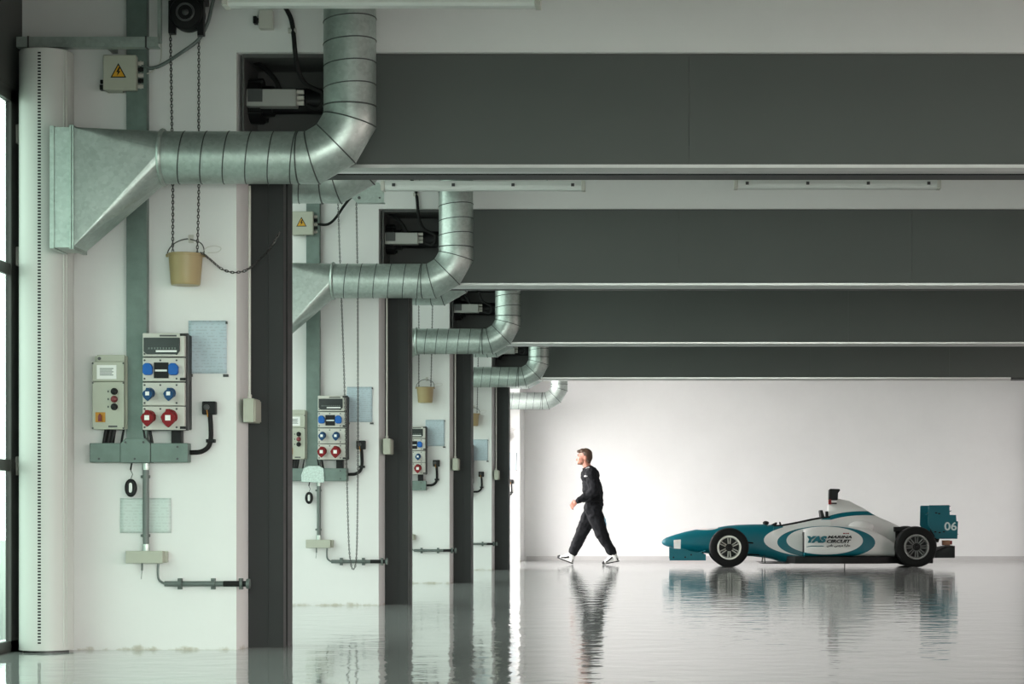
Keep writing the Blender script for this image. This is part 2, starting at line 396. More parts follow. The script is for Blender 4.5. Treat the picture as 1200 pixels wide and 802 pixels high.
# ------------------------------------------------------------------ roller shutters
ORD = ['nearest', 'second', 'third', 'fourth', 'farthest']
def make_shutter():
    t = thing('roller_shutter', 'dark grey roller shutter housing and guide post nearest the camera', 'roller shutter', (PX(312,12.06), F+.215, 0), 'roller shutters between the bays')
    yf = F+.03
    # sheet panels of the cover
    edges = [PX(402), .16-1.91*0, 2.07, 3.98, RPX+.0]
    for a, b in zip(edges[:-1], edges[1:]):
        q = MB(); q.box(a+.0008, b-.0008, yf, yf+.012, HZ0+.02, HZ1-.012); part('cover_panel', q, M['fascia'], t, smooth=False)
    # housing shell: top, back, ends, soffit with the curtain slot
    h = MB()
    h.box(PIER_X2, RPX, F+PT-.02, F+PT, HZ0+.005, HZ1); h.box(PIER_X2, RPX, yf+.012, F+PT-.02, HZ1-.02, HZ1)
    h.box(PIER_X2, PIER_X2+.012, yf, F+PT-.02, HZ0+.02, HZ1-.02); h.box(RPX-.012, RPX, yf+.012, F+PT-.02, HZ0, HZ1-.02)
    so = MB(); so.box(PX(402), RPX, yf+.012, F+.19, HZ0+.003, HZ0+.02); part('soffit', so, M['guide'], t, smooth=False)
    so = MB(); so.box(PIER_X2+.012, RPX, F+.27, F+PT-.02, HZ0+.003, HZ0+.02); part('soffit', so, M['guide'], t, smooth=False)
    h.box(PX(402)-.012, PX(402), yf+.02, F+PT-.02, HZ0+.02, HZ1-.02)
    part('housing', h, M['recess'], t, smooth=False)
    l = MB(); xs = (PX(330), 4.82)
    prof = [(F+.018, HZ0+.022), (F+.018, HZ0+.004), (F+.034, HZ0-.016), (F+.062, HZ0-.022), (F+.075, HZ0-.012), (F+.075, HZ0+.022)]
    l.rings([[(x, y, z) for y, z in prof] for x in xs]); part('bottom_lip', l, M['alu'], t, smooth=False, label='bright metal lip along the lower edge')
    r = MB(); r.cyl((PX(402)+.05, F+.24, 2.94), (RPX-.05, F+.24, 2.94), .16, seg=24); part('rolled_curtain', r, M['fascia'], t)
    # guides
    xa, xb = PX(292, 12.06), PX(332, 12.06)
    for (x0, x1, nm) in ((PIER_X2, xb, 'guide_rail'), (RPX-.19, RPX-.001, 'guide_rail')):
        gq = MB(); gq.box(x0, x1, F+.215, F+.30, 0, HZ0); gq.box(x0, x1, F+.36, F+PT+.06, 0, HZ0)
        xi = (x0, x0+.13) if nm and x0 < 0 else (x1-.13, x1)
        gq.box(xi[0], xi[1], F+.30, F+.36, 0, HZ0)
        gq.box(xi[0]+.105 if x0 < 0 else xi[0]+.02, xi[0]+.111 if x0 < 0 else xi[0]+.026, F+.210, F+.215, .02, HZ0)
        part(nm, gq, M['guide'], t, smooth=False)
    # drive motor in the open end of the housing
    ym = F+.16
    mt = MB(); mt.box(PX(282,ym), PX(286,ym), ym-.06, ym+.2, PZ(152,ym), PZ(84,ym))
    mt.cyl((PX(286,ym), ym+.07, PZ(116,ym)), (PX(306,ym), ym+.07, PZ(116,ym)), .125, seg=28)
    mt.cyl((PX(306,ym), ym+.07, PZ(116,ym)), (PX(318,ym), ym+.07, PZ(116,ym)), .085, seg=28)
    for i in range(4): mt.cyl((PX(286,ym), ym+.07+.12*math.cos(i*PI/2+.7), PZ(116,ym)+.12*math.sin(i*PI/2+.7)), (PX(309,ym), ym+.07+.12*math.cos(i*PI/2+.7), PZ(116,ym)+.12*math.sin(i*PI/2+.7)), .012, seg=8)
    mt.cyl((PX(318,ym), ym+.07, PZ(116,ym)), (PX(395,ym), ym+.07, PZ(116,ym)), .07, seg=24)
    mo = part('drive_motor', mt, M['black'], t)
    cb = MB(); cb.box(PX(292,ym), PX(350,ym), ym-.09, ym-.005, PZ(128,ym), PZ(108,ym)); part('control_box', cb, mat('dull_grey_aluminium_box', (.36, .36, .34, 1), .45, .2), mo, .004)
    cb = MB(); cb.box(PX(294,ym), PX(311,ym), ym-.094, ym-.09, PZ(123,ym), PZ(108,ym)); part('nameplate', cb, M['darkgrey'], mo)
    for i, (gx, gy) in enumerate(((350, 110), (350, 117), (350, 123))):
        gl = MB(); gl.cyl((PX(gx,ym), ym-.05, PZ(gy,ym)), (PX(gx+8,ym), ym-.05, PZ(gy,ym)), .013, seg=10); part('cable_gland', gl, M['greybox'], mo)
    c = MB(); yc = F-.02
    pts = [P(334,8,yc), P(341,22,yc), P(344,40,yc), P(346,62,yc), P(350,84,F+.02), P(358,98,F+.05), P(370,105,F+.07), P(377,109,F+.07), P(378,120,F+.08), P(371,127,F+.09), P(360,123,ym-.05)]
    c.tube(smooth_path(pts), .0125, 10); part('motor_cable', c, M['rubber'], mo)
    c = MB(); c.cyl(P(338,36,yc+.005), P(347,36,yc+.005), .016, seg=10); part('cable_clip', c, M['greybox'], mo)
    c = MB(); c.tube(smooth_path([P(299,73,F+.2), P(310,80,F+.15), P(322,93,F+.12), P(328,106,F+.12)]), .014, 10); part('motor_cable', c, M['rubber'], mo)
    return t
def smooth_path(pts, n=6):
    pts = [Vector(p) for p in pts]; out = []
    for i in range(len(pts)-1):
        p0 = pts[max(i-1,0)]; p1 = pts[i]; p2 = pts[i+1]; p3 = pts[min(i+2,len(pts)-1)]
        for k in range(n):
            t = k/n
            out.append(.5*((2*p1)+(p2-p0)*t+(2*p0-5*p1+4*p2-p3)*t*t+(3*p1-p0-3*p2+p3)*t**3))
    out.append(pts[-1]); return out
sh = make_shutter()
for k in (1, 2, 3): dup(sh, BAY*k, 'dark grey roller shutter housing and guide post, %s from the camera' % ORD[k])
s_ = dup(sh, -BAY, 'dark grey roller shutter with an added light-blocking curtain, just in front of the viewer')
b = MB(); b.box(PX(332,12.06)-.06, RPX-.08, F-BAY+.315, F-BAY+.345, 2.26, HZ0+.1); b.box(PX(332,12.06)-.06, RPX-.08, F-BAY+.305, F-BAY+.355, 2.24, 2.30); part('light_blocking_curtain', b, M['fascia'], s_, smooth=False)  # added unseen curtain, keeps rear light off the top of the nearest pier

# ------------------------------------------------------------------ ducts
def make_duct(yc, zc, xr, label, back=False):
    R = .138; rb = .27; x0 = PX(192, 11.52); x1 = xr-rb
    t = thing('ventilation_duct', label, 'duct', (xr, yc, zc), 'galvanised ducts along the piers')
    seg = 40
    def circ(c, d, r=R):
        u = Vector((0, 1, 0)); w = Vector(d).normalized().cross(u)
        return [Vector(c) + (u*math.cos(2*PI*i/seg) + w*math.sin(2*PI*i/seg))*r for i in range(seg)]
    # horizontal spiral pipe
    pb = MB(); pb.rings([circ((x0,yc,zc),(1,0,0)), circ((x1,yc,zc),(1,0,0))], cap=False)
    n = int((x1-x0)/.118)
    pb.torus((x0, yc, zc), (1,0,0), R+.004, .012, 40, 8)
    hp = part('horizontal_pipe', pb, M['galv'], t)
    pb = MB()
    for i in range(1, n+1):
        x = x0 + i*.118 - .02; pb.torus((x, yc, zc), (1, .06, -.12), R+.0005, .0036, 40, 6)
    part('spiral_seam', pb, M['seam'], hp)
    # four piece elbow
    el = MB(); c = Vector((x1, yc, zc+rb)); pts = []
    tr = rb*math.tan(PI/12)
    path = [Vector((x1, yc, zc))]
    for a in (15, 45, 75):
        r2 = rb/math.cos(PI/12)
        path.append(c + Vector((math.sin(math.radians(a)), 0, -math.cos(math.radians(a))))*r2)
    path.append(Vector((xr, yc, zc+rb)))
    dirs = [(path[i+1]-path[i]).normalized() for i in range(4)]
    rings = [circ(path[0], dirs[0])]
    for i in range(1, 4):
        m = (dirs[i-1]+dirs[i]).normalized(); ca = dirs[i-1].dot(m)
        u = Vector((0,1,0)); w = m.cross(u)
        rings.append([path[i] + u*math.cos(2*PI*j/seg)*R + w*math.sin(2*PI*j/seg)*R/ca for j in range(seg)])
    rings.append(circ(path[4], dirs[3]))
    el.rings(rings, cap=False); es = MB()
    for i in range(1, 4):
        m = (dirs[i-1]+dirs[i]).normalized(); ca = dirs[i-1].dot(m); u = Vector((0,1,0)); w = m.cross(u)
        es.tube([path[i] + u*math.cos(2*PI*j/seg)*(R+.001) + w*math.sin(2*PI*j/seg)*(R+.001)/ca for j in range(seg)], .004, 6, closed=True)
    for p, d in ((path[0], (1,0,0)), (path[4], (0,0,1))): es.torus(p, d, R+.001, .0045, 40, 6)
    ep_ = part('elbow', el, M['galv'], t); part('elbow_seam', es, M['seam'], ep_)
    rs = MB(); rs.rings([circ((xr,yc,zc+rb),(0,0,1)), circ((xr,yc,ZC),(0,0,1))], cap=False)
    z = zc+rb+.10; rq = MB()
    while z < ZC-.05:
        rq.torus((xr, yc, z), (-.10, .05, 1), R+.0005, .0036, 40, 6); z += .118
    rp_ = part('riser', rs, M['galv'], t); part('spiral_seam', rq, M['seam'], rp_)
    # square to round hood
    sx = PX(84.5, 11.33); s0, s1 = yc-.19, yc+.06
    if back: s0, s1 = yc-.06, yc+.19
    z0, z1 = zc-.4985, zc+.128
    hd = MB(); bm = hd.bm
    cv = [bm.verts.new(p) for p in circ((x0,yc,zc),(1,0,0))]
    ang = [math.atan2(p.co.z-zc, p.co.y-yc) for p in cv]
    corners = {(-1,-1): (s0,z0), (1,-1): (s1,z0), (1,1): (s1,z1), (-1,1): (s0,z1)}
    kv = {q: bm.verts.new((sx, *corners[q])) for q in corners}
    own = []
    for v in cv:
        own.append((1 if v.co.y-yc >= 0 else -1, 1 if v.co.z-zc >= 0 else -1))
    for i in range(seg):
        j = (i+1) % seg
        if own[i] == own[j]: bm.faces.new((cv[i], cv[j], kv[own[i]]))
        else:
            bm.faces.new((cv[i], cv[j], kv[own[j]], kv[own[i]]))
    part('hood', hd, M['galv'], t, smooth=False)
    # rectangular collar with turned flanges
    cl = MB(); xa = PX(60, 11.33); th = .004
    def frame(xa, xb, gth, out=0):
        cl.box(xa, xb, s0-out, s0-out+gth, z0-out, z1+out); cl.box(xa, xb, s1+out-gth, s1+out, z0-out, z1+out)
        cl.box(xa, xb, s0-out+gth, s1+out-gth, z1+out-gth, z1+out); cl.box(xa, xb, s0-out+gth, s1+out-gth, z0-out, z0-out+gth)
    frame(xa+.012, sx-.012, .006); frame(xa-.006, xa+.016, .022, .006); frame(sx-.012, sx-.002, .02, .010); frame(sx+.002, sx+.010, .02, .010)
    co = part('collar', cl, M['galv'], t, smooth=False)
    gk = MB(); xg = (xa+.03)
    gk.box(xg, xg+.01, s0+.01, s1-.01, z0+.01, z1-.01); part('intake_grille', gk, M['darkgrey'], t, smooth=False)
    return t
d0 = make_duct(11.52, 2.627, PX(410, 11.52), 'galvanised spiral duct with square hood on the nearest pier, largest in the photo')
for k in range(1, 5):
    dup(d0, BAY*k, 'galvanised spiral duct with elbow in front of the %s pier' % ORD[k])
e0 = make_duct(12.50, 2.665, PX(430, 12.4), 'galvanised duct behind the nearest dark beam, mostly hidden above the first duct', True)
for k in range(1, 4):
    dup(e0, BAY*k, 'galvanised duct on the back side of the %s dark beam, mostly hidden' % ORD[k])

# ------------------------------------------------------------------ pier fittings (nearest pier; copied to the others)
PN = ['nearest white pier', 'second white pier', 'third white pier', 'fourth white pier', 'farthest white pier']
def wloc0(px, py): return (PX(px), F, PZ(py))

# cylindrical air diffuser
def make_column():
    yc = 11.69; r = .1425; xc = PX(54.5, yc); zt = PZ(61.5, yc)
    t = thing('air_diffuser_column', 'tall white round air diffuser column with dotted black slot beside the window', 'column', (xc, yc, 0))
    b = MB(); b.lathe((xc,yc,0), (0,0,1), [(.012, r), (zt-.006, r), (zt, r-.006), (zt, 0)], 64)
    part('shell', b, M['curtain'], t)
    b = MB(); b.cyl((xc,yc,0), (xc,yc,.012), r-.025, seg=32); part('foot', b, M['darkgrey'], t)
    b = MB(); b.cyl((xc-.005,yc,zt), (xc-.005,yc,zt+.022), .05, seg=24); part('top_cap', b, M['darkgrey'], t)
    # perforated slot: a row of small dark holes
    b = MB(); a = math.asin((PX(46,yc-r)-xc)/r); z = .05
    while z < zt-.03:
        x = xc+(r+.0003)*math.sin(a); y = yc-(r+.0003)*math.cos(a)
        ux, uy = math.cos(a), math.sin(a)
        h = .0085; w = .0085
        b.rings([[(x-ux*w, y-uy*w, z), (x+ux*w, y+uy*w, z), (x+ux*w, y+uy*w, z+h), (x-ux*w, y-uy*w, z+h)],
                 [(x-ux*w, y-uy*w+.004, z), (x+ux*w, y+uy*w+.004, z), (x+ux*w, y+uy*w+.004, z+h), (x-ux*w, y-uy*w+.004, z+h)]])
        z += .0165
    part('perforated_slot', b, M['black'], t, smooth=False)
    b = MB()
    for q in (76, 78.5):
        a = math.asin(min(.995, (PX(q,yc-.06)-xc)/r)); b.box(xc+r*math.sin(a)-.002, xc+r*math.sin(a)+.004, yc-r*math.cos(a)-.004, yc-r*math.cos(a)+.004, .03, zt-.01)
    part('seam', b, M['curtain'], t, smooth=False)
make_column()

# strut channel above the column, and bracket
def make_tray():
    y = 11.62
    t = thing('cable_channel', 'grey steel strut channel running across above the white round column', 'channel', (PX(20,y), y, PZ(48,y)))
    b = MB(); x0, x1 = PX(19,y), PX(185,y); za, zb = PZ(55,y), PZ(43,y)
    b.box(x0, x1, y, y+.006, za, zb); b.box(x0, x1, y+.006, y+.06, zb-.005, zb); b.box(x0, x1, y+.006, y+.06, za, za+.005)
    part('channel', b, M['galv'], t, smooth=False)
    for a in (32, 170):
        b = MB(); b.box(PX(a,y), PX(a+2,y), y-.004, y+.062, za-.003, zb+.003); part('clip', b, M['darkgrey'], t, smooth=False)
    for a in (60, 120):
        b = MB(); b.box(PX(a,y), PX(a+6,y), y+.06, F, za+.01, zb-.01); part('bracket', b, M['galv'], t, smooth=False)
    b = MB(); b.box(PX(184,y), PX(188,y), y+.01, y+.04, zb-.03, ZC); part('hanger_rod', b, M['galv'], t, smooth=False)
make_tray()

# trunking
def make_trunk():
    t = thing('cable_trunking', 'mint grey metal cable trunking forming an upside-down T on the %s' % PN[0], 'trunking', wloc0(160, 530), 'cable trunking on the piers')
    yv = F-.055
    b = MB(); b.box(PX(148,yv), PX(172,yv), yv, F-.001, PZ(516), ZC-.002); part('vertical_channel', b, M['trunk'], t, .003)
    yh = F-.085
    for a, c in ((105, 141), (176.5, 220)):
        b = MB(); b.box(PX(a,yh), PX(c,yh), yh, F-.001, PZ(542,yh), PZ(519.5,yh)); part('horizontal_channel', b, M['trunk'], t, .003)
    yj = yh-.004
    pl = [(PX(141,yj),PZ(542.5,yj)), (PX(176,yj),PZ(542.5,yj)), (PX(176,yj),PZ(520,yj)), (PX(170,yj),PZ(514,yj)), (PX(147,yj),PZ(514,yj)), (PX(141,yj),PZ(520,yj))]
    b = MB(); b.prism(pl, yj, F-.001); part('joint_cover', b, M['trunk'], t, .003)
    for (x, y) in ((147,518.5), (168,518.5), (158,538), (116,538), (208,524), (208,538)):
        b = MB(); b.cyl(P(x,y,yj), P(x,y,yj)+Vector((0,-.004,0)), .006, seg=8); part('screw', b, M['darkgrey'], t)
    return t
tk = make_trunk()
dup(tk, BAY, 'mint grey metal cable trunking forming an upside-down T on the second white pier')
dup(tk, 2*BAY, 'short end of grey cable trunking under the socket panel on the third white pier')
dup(tk, 3*BAY, 'sliver of grey cable trunking beside the dark post, on the fourth white pier')

def bolt_sign(mbt, cx, cz, s, y): pass
# warning box
def make_warning():
    t = thing('electrical_box', 'cream electrical box with yellow lightning warning triangle high on the %s' % PN[0], 'electrical box', wloc0(140, 106), 'warning boxes')
    y = F-.11
    b = MB(); b.box(PX(121,y), PX(159,y), y+.025, F-.058, PZ(105,y), PZ(64.5,y)); b.box(PX(121,y), PX(146), F-.058, F-.001, PZ(105,y), PZ(64.5,y)); part('box_body', b, M['cream'], t, .004)
    b = MB(); b.box(PX(120.5,y), PX(159.5,y), y, y+.027, PZ(105.5,y), PZ(64,y)); part('lid', b, M['cream'], t, .006)
    q = lambda pts, yy, d: MB().prism([(PX(a,y),PZ(c,y)) for a, c in pts], yy-d, yy)
    w = part('warning_sign', q([(129.5,91),(148,91),(138.7,74)], y, .0015), M['black'], t, smooth=False)
    part('yellow_field', q([(131.5,89.8),(146,89.8),(138.7,76.6)], y-.0015, .001), M['yellow'], w, smooth=False, label='yellow triangle')
    part('lightning_bolt', q([(139.3,79),(136.4,84.6),(138.3,84.6),(137.2,89),(141.4,83.4),(139.4,83.4),(141,79)], y-.0025, .001), M['black'], w, smooth=False)
    for i, z in enumerate((72, 79, 86, 92.5, 99)):
        b = MB(); b.cyl((PX(159,y), y+.06, PZ(z,y)), (PX(165.5,y), y+.06, PZ(z,y)), .0125, seg=10); b.cyl((PX(161,y), y+.06, PZ(z,y)), (PX(163,y), y+.06, PZ(z,y)), .016, seg=6)
        part('cable_gland', b, M['greybox'] if i % 2 == 0 else M['black'], t)
    b = MB(); b.cyl((PX(121,y), y+.07, PZ(93,y)), (PX(114,y), y+.07, PZ(93,y)), .012, seg=10); b.box(PX(114,y), PX(119,y), y+.05, y+.085, PZ(103,y), PZ(97,y)); part('hinge_latch', b, M['black'], t)
    return t
wb = make_warning(); wb1 = dup(wb, BAY, 'cream electrical box with yellow lightning warning triangle high on the second white pier')
# cables from the box
def cable(name, pts, r, m, label, cat='cable', group=None):
    b = MB(); b.tube(smooth_path(pts), r, 8)
    p0 = pts[0]; o = part(name, b, m, at=tuple(p0)); tag(o, label, cat, group); return o
yy = F-.05
cable('power_cable', [P(166,76,yy), P(176,80,yy), P(190,76,yy), P(212,62,yy-.02), P(232,47,yy-.02), P(243,28,yy-.02), P(248,8,yy-.02), P(251,-8,yy-.02), P(251,-40,yy)], .010, M['pipe'], 'grey cable curving from the nearest warning box up past the black hoist drum')
cable('thin_wire', [P(166,88,yy), P(178,84,yy), P(187,74,yy), P(189,58,yy), P(187,40,yy), P(187,20,yy), P(189,-20,yy)], .004, M['greybox'], 'thin pale wire looping up beside the nearest warning box')
y2 = F+BAY-.05
cable('power_cable', [P(372,263,y2), P(384,263,y2), P(393,256,y2), P(402,243,y2), P(410,233,y2), P(417,229,y2)], .011, M['rubber'], 'black cable rising from the second warning box to the grey bracket')

# control box
def make_control():
    t = thing('control_box', 'cream control box with two black and one red push buttons on the %s' % PN[0], 'control box', wloc0(127, 504), 'push button control boxes')
    y = F-.10
    b = MB(); b.box(PX(109,y), PX(147.5,y), y+.03, F, PZ(503,y), PZ(417,y)); part('box_body', b, M['cream'], t, .004)
    b = MB(); b.box(PX(108,y), PX(145.5,y), y, y+.03, PZ(503.5,y), PZ(447.5,y)); lid = part('lower_lid', b, M['cream'], t, .004)
    b = MB(); b.box(PX(108,y), PX(145.5,y), y, y+.03, PZ(447,y), PZ(424,y)); up = part('upper_lid', b, M['cream'], t, .004)
    b = MB(); b.box(PX(113,y), PX(145.5,y), y+.01, y+.03, PZ(424,y), PZ(416,y)); part('top_flap', b, M['cream'], t, .003)
    b = MB(); b.box(PX(113.5,y), PX(136.5,y), y-.002, y, PZ(444.5,y), PZ(428,y)); pl = part('label_plate', b, M['white'], up)
    b = MB()
    for r in range(5): b.box(PX(117,y), PX(133-(r%2)*1.5,y), y-.003, y-.002, PZ(432.6+r*1.9,y), PZ(431.7+r*1.9,y))
    part('print_lines', b, M['pipe'], up, smooth=False)
    for z, m in ((459, 'black'), (468, 'darkred'), (477, 'black')):
        b = MB(); b.lathe(P(134,z,y), (0,-1,0), [(0,.019),(.006,.019),(.008,.016),(.02,.015),(.022,.012),(.022,0)], 20); part('push_button', b, M[m], t, label='red push button' if m == 'darkred' else None)
        b = MB(); b.box(PX(126,y), PX(127.6,y), y-.001, y, PZ(z+1.2,y), PZ(z-1.2,y)); part('button_mark', b, M['darkgrey'], t, smooth=False)
    b = MB(); b.box(PX(112,y), PX(123.5,y), y-.006, y, PZ(495,y), PZ(483.5,y)); sw = part('isolator_switch', b, M['orange'], t, .001, label='amber switch plate')
    b = MB(); b.prism([(PX(116,y),PZ(494,y)), (PX(119.8,y),PZ(494,y)), (PX(119.8,y),PZ(488,y)), (PX(117.9,y),PZ(485,y)), (PX(116,y),PZ(488,y))], y-.022, y-.006); part('switch_handle', b, M['darkred'], sw, .001)
    b = MB(); b.box(PX(127,y), PX(137.5,y), y-.001, y, PZ(501,y), PZ(499,y)); part('maker_strip', b, M['darkgrey'], t, smooth=False)
    b = MB()
    for (a, c) in ((108.8,426), (144.6,426), (108.8,449), (144.6,449), (108.8,502), (144.6,502)): b.cyl(P(a,c,y), P(a,c,y)+Vector((0,-.003,0)), .005, seg=8)
    b.cyl(P(116.5,420.5,y+.01), P(116.5,420.5,y+.01)+Vector((0,-.004,0)), .009, seg=10)
    part('screw', b, M['darkgrey'], t)
    for a, r in ((122, .012), (127, .014), (131, .012), (142, .006)):
        b = MB(); b.cyl((PX(a,y), F-.045, PZ(503,y)), (PX(a-3,y), F-.045, PZ(520,y)), r, seg=10); part('supply_cable', b, M['black'], t)
    return t
cb = make_control(); dup(cb, BAY, 'cream control box with two black and one red push buttons on the second white pier')

# socket panel
def make_panel():
    t = thing('socket_panel', 'tall grey power socket panel with blue and red sockets on the %s' % PN[0], 'socket panel', wloc0(192, 505), 'power socket panels')
    y = F-.15
    b = MB(); b.box(PX(167,y), PX(218,y), y+.06, F-.058, PZ(503,y), PZ(391,y)); b.box(PX(174), PX(218,y), F-.058, F-.001, PZ(503,y), PZ(391,y)); part('back_box', b, M['black'], t, .005)
    b = MB(); b.box(PX(166.5,y), PX(219,y), y+.03, y+.06, PZ(504.5,y), PZ(390,y)); part('rim', b, M['darkgrey'], t, .004)
    secs = [(390.5,418), (419.5,447), (448.5,475.5), (476.5,504)]
    bodies = []
    for a, c in secs:
        b = MB(); b.box(PX(167,y), PX(216.5,y), y, y+.03, PZ(c,y), PZ(a,y)); bodies.append(part('front_section', b, M['greybox'], t, .004))
    s0 = bodies[0]
    b = MB(); b.prism([(PX(a,y),PZ(c,y)) for a, c in ((168.5,396),(211,396),(211,411.5),(208,415.5),(172,415.5),(168.5,412))], y-.008, y); wn = part('breaker_window', b, M['glassdark'], s0, .002, label='smoked breaker window')
    b = MB(); b.box(PX(183,y), PX(207.5,y), y-.010, y-.008, PZ(413,y), PZ(410.8,y)); part('label_strip', b, M['white'], s0, smooth=False)
    b = MB()
    for i in range(10): b.box(PX(174+i*3.4,y), PX(175.8+i*3.4,y), y-.0095, y-.008, PZ(409.5,y), PZ(407.5,y))
    part('breaker_toggles', b, M['pipe'], s0, smooth=False)
    b = MB(); b.box(PX(187,y), PX(207,y), y-.001, y, PZ(394.6,y), PZ(392.6,y)); part('maker_strip', b, M['darkgrey'], s0, smooth=False)
    s1 = bodies[1]
    for cx, sg in ((174, -1), (204, 1)):
        b = MB(); b.prism([(PX(cx+a*5.6,y), PZ(433+c*7,y)) for a, c in ((-1,-.6),(-.5,-1),(.4,-1),(1,-.4),(1,.7),(.6,1),(-.6,1),(-1,.6))], y-.03, y); part('blue_socket_cover', b, M['blue'], s1, .004, label='bright blue socket cover')
    b = MB(); b.box(PX(180.5,y), PX(197.5,y), y-.006, y, PZ(443.5,y), PZ(425,y)); part('meter', b, M['black'], s1, .001)
    b = MB(); b.box(PX(182,y), PX(196,y), y-.008, y-.006, PZ(435.6,y), PZ(433.4,y)); part('meter_label', b, M['white'], s1, smooth=False)
    def socket(sec, cx, cz, r, m, name):
        b = MB(); d = Vector((0,-1,-.35)).normalized(); o = P(cx,cz,y)
        b.lathe(o, d, [(-.01,r*1.05),(.006,r*1.05),(.008,r*.92),(.045,r*.86),(.047,r*.8),(.047,0)], 24)
        q = part(name, b, m, sec)
        b = MB(); b.prism([(o.x+a*r, o.z+c*r-.012) for a, c in ((-1.05,.25),(-.75,.75),(-.35,1.0),(-.3,1.4),(.3,1.4),(.35,1.0),(.75,.75),(1.05,.25),(.8,-.45),(.35,-.95),(0,-1.25),(-.35,-.95),(-.8,-.45))], y-.058, y-.04); part('flap', b, m, q, .003)
        b = MB(); b.box(o.x-r*.38, o.x+r*.38, y-.06, y-.058, o.z-r*.55, o.z+r*.2); part('rating_label', b, M['white'], q, smooth=False)
    for cx in (175.5, 200): socket(bodies[2], cx, 461, .027, M['blue2'], 'blue_socket')
    for cx, r in ((175, .034), (199.5, .038)): socket(bodies[3], cx, 489, r, M['red'], 'red_socket')
    b = MB()
    for a, c in secs:
        for x in (169.5, 188, 207):
            for z in (a+3, c-3):
                if x == 188 and z == c-3: continue
                if a < 400 and z == a+3: continue
                b.cyl(P(x,z,y), P(x,z,y)+Vector((0,-.003,0)), .0055, seg=8)
    part('screw', b, M['darkgrey'], t)
    for z in (392, 444, 501):
        b = MB(); b.box(PX(211,y), PX(217.5,y), y-.004, y+.03, PZ(z+2,y), PZ(z-1,y)); part('latch', b, M['black'], t, smooth=False)
    b = MB(); b.box(PX(197,y), PX(209,y), F-.075, F-.02, PZ(521), PZ(503)); part('supply_gland', b, M['black'], t, .003)
    for a in (171, 178):
        b = MB(); b.cyl((PX(a), F-.05, PZ(504)), (PX(a+3), F-.05, PZ(521)), .008, seg=8); part('supply_cable', b, M['black'], t)
    return t
pnl = make_panel()
dup(pnl, BAY, 'tall grey power socket panel with blue and red sockets on the second white pier')
dup(pnl, 2*BAY, 'small grey power socket panel cut by the dark post, on the third white pier')
dup(pnl, 3*BAY, 'sliver of grey socket panel edge peeking past the dark post, on the fourth white pier')

# wall outlet with armoured cable
def make_outlet():
    t = thing('wall_outlet', 'black wall outlet with bent black cable on the %s' % PN[0], 'wall outlet', wloc0(244, 486), 'black wall outlets')
    y = F-.05
    b = MB(); b.box(PX(236.5,y), PX(252.5,y), y, F, PZ(486,y), PZ(470.5,y)); part('outlet_box', b, M['black'], t, .006)
    b = MB(); b.lathe(P(242,477.5,y), (0,-1,0), [(0,.016),(.006,.016),(.008,.012),(.008,0)], 16); part('outlet_cap', b, M['darkgrey'], t)
    b = MB(); b.cyl(P(242,478,y-.002), P(243.5,489,y-.002), .003, seg=6); part('earth_wire', b, M['orange'], t)
    b = MB(); yc = F-.025
    b.tube(smooth_path([P(246,485,yc), P(247,500,yc), P(247,514,yc), P(244,524,yc), P(236,529.5,yc), P(226,530.5,yc), P(219.5,530.5,yc)]), .013, 10); part('cable', b, M['rubber'], t)
    b = MB(); b.box(PX(242,yc), PX(252,yc), F-.042, F, PZ(519,yc), PZ(515,yc)); part('cable_clamp', b, M['black'], t, .002)
    return t
ol = make_outlet()
for k in range(1, 5): dup(ol, BAY*k, 'black wall outlet with bent black cable on the %s' % PN[k])

# papers
def make_paper(x0, x1, y0, y1, m, label, marks, curl=.006):
    t = thing('paper_notice', label, 'notice', (PX((x0+x1)/2), F, PZ(y1)), 'printed notices')
    b = MB(); n = 10
    grid = [[b.bm.verts.new((PX(x0+(x1-x0)*i/n), F-.002-.0025*(1+math.sin(i*.9+j*.5))-curl*(i/n)**3*(j/n), PZ(y1+(y0-y1)*j/n))) for i in range(n+1)] for j in range(n+1)]
    for j in range(n):
        for i in range(n): b.bm.faces.new((grid[j][i], grid[j][i+1], grid[j+1][i+1], grid[j+1][i]))
    o = part('sheet', b, m, t)
    sd = o.modifiers.new('Solid', 'SOLIDIFY'); sd.thickness = .0008
    b = MB()
    for (a, c, w, h) in marks: b.box(PX(a), PX(a+w), F-.016, F, PZ(c+h), PZ(c))
    if marks: part('tape', b, M['darkgrey'], t, smooth=False)
    return t
pp = make_paper(221, 266, 376, 438, M['paper'], 'pale blue printed notice beside the socket panel on the nearest white pier', [(220,439,6,3), (262,439,6,3), (265,377,2,3)])
for k in range(1, 5): dup(pp, BAY*k, 'pale blue printed notice on the %s' % PN[k])
make_paper(141, 201, 584, 625, M['paper2'], 'pale green printed form behind the vertical conduit low on the nearest white pier', [], .002)

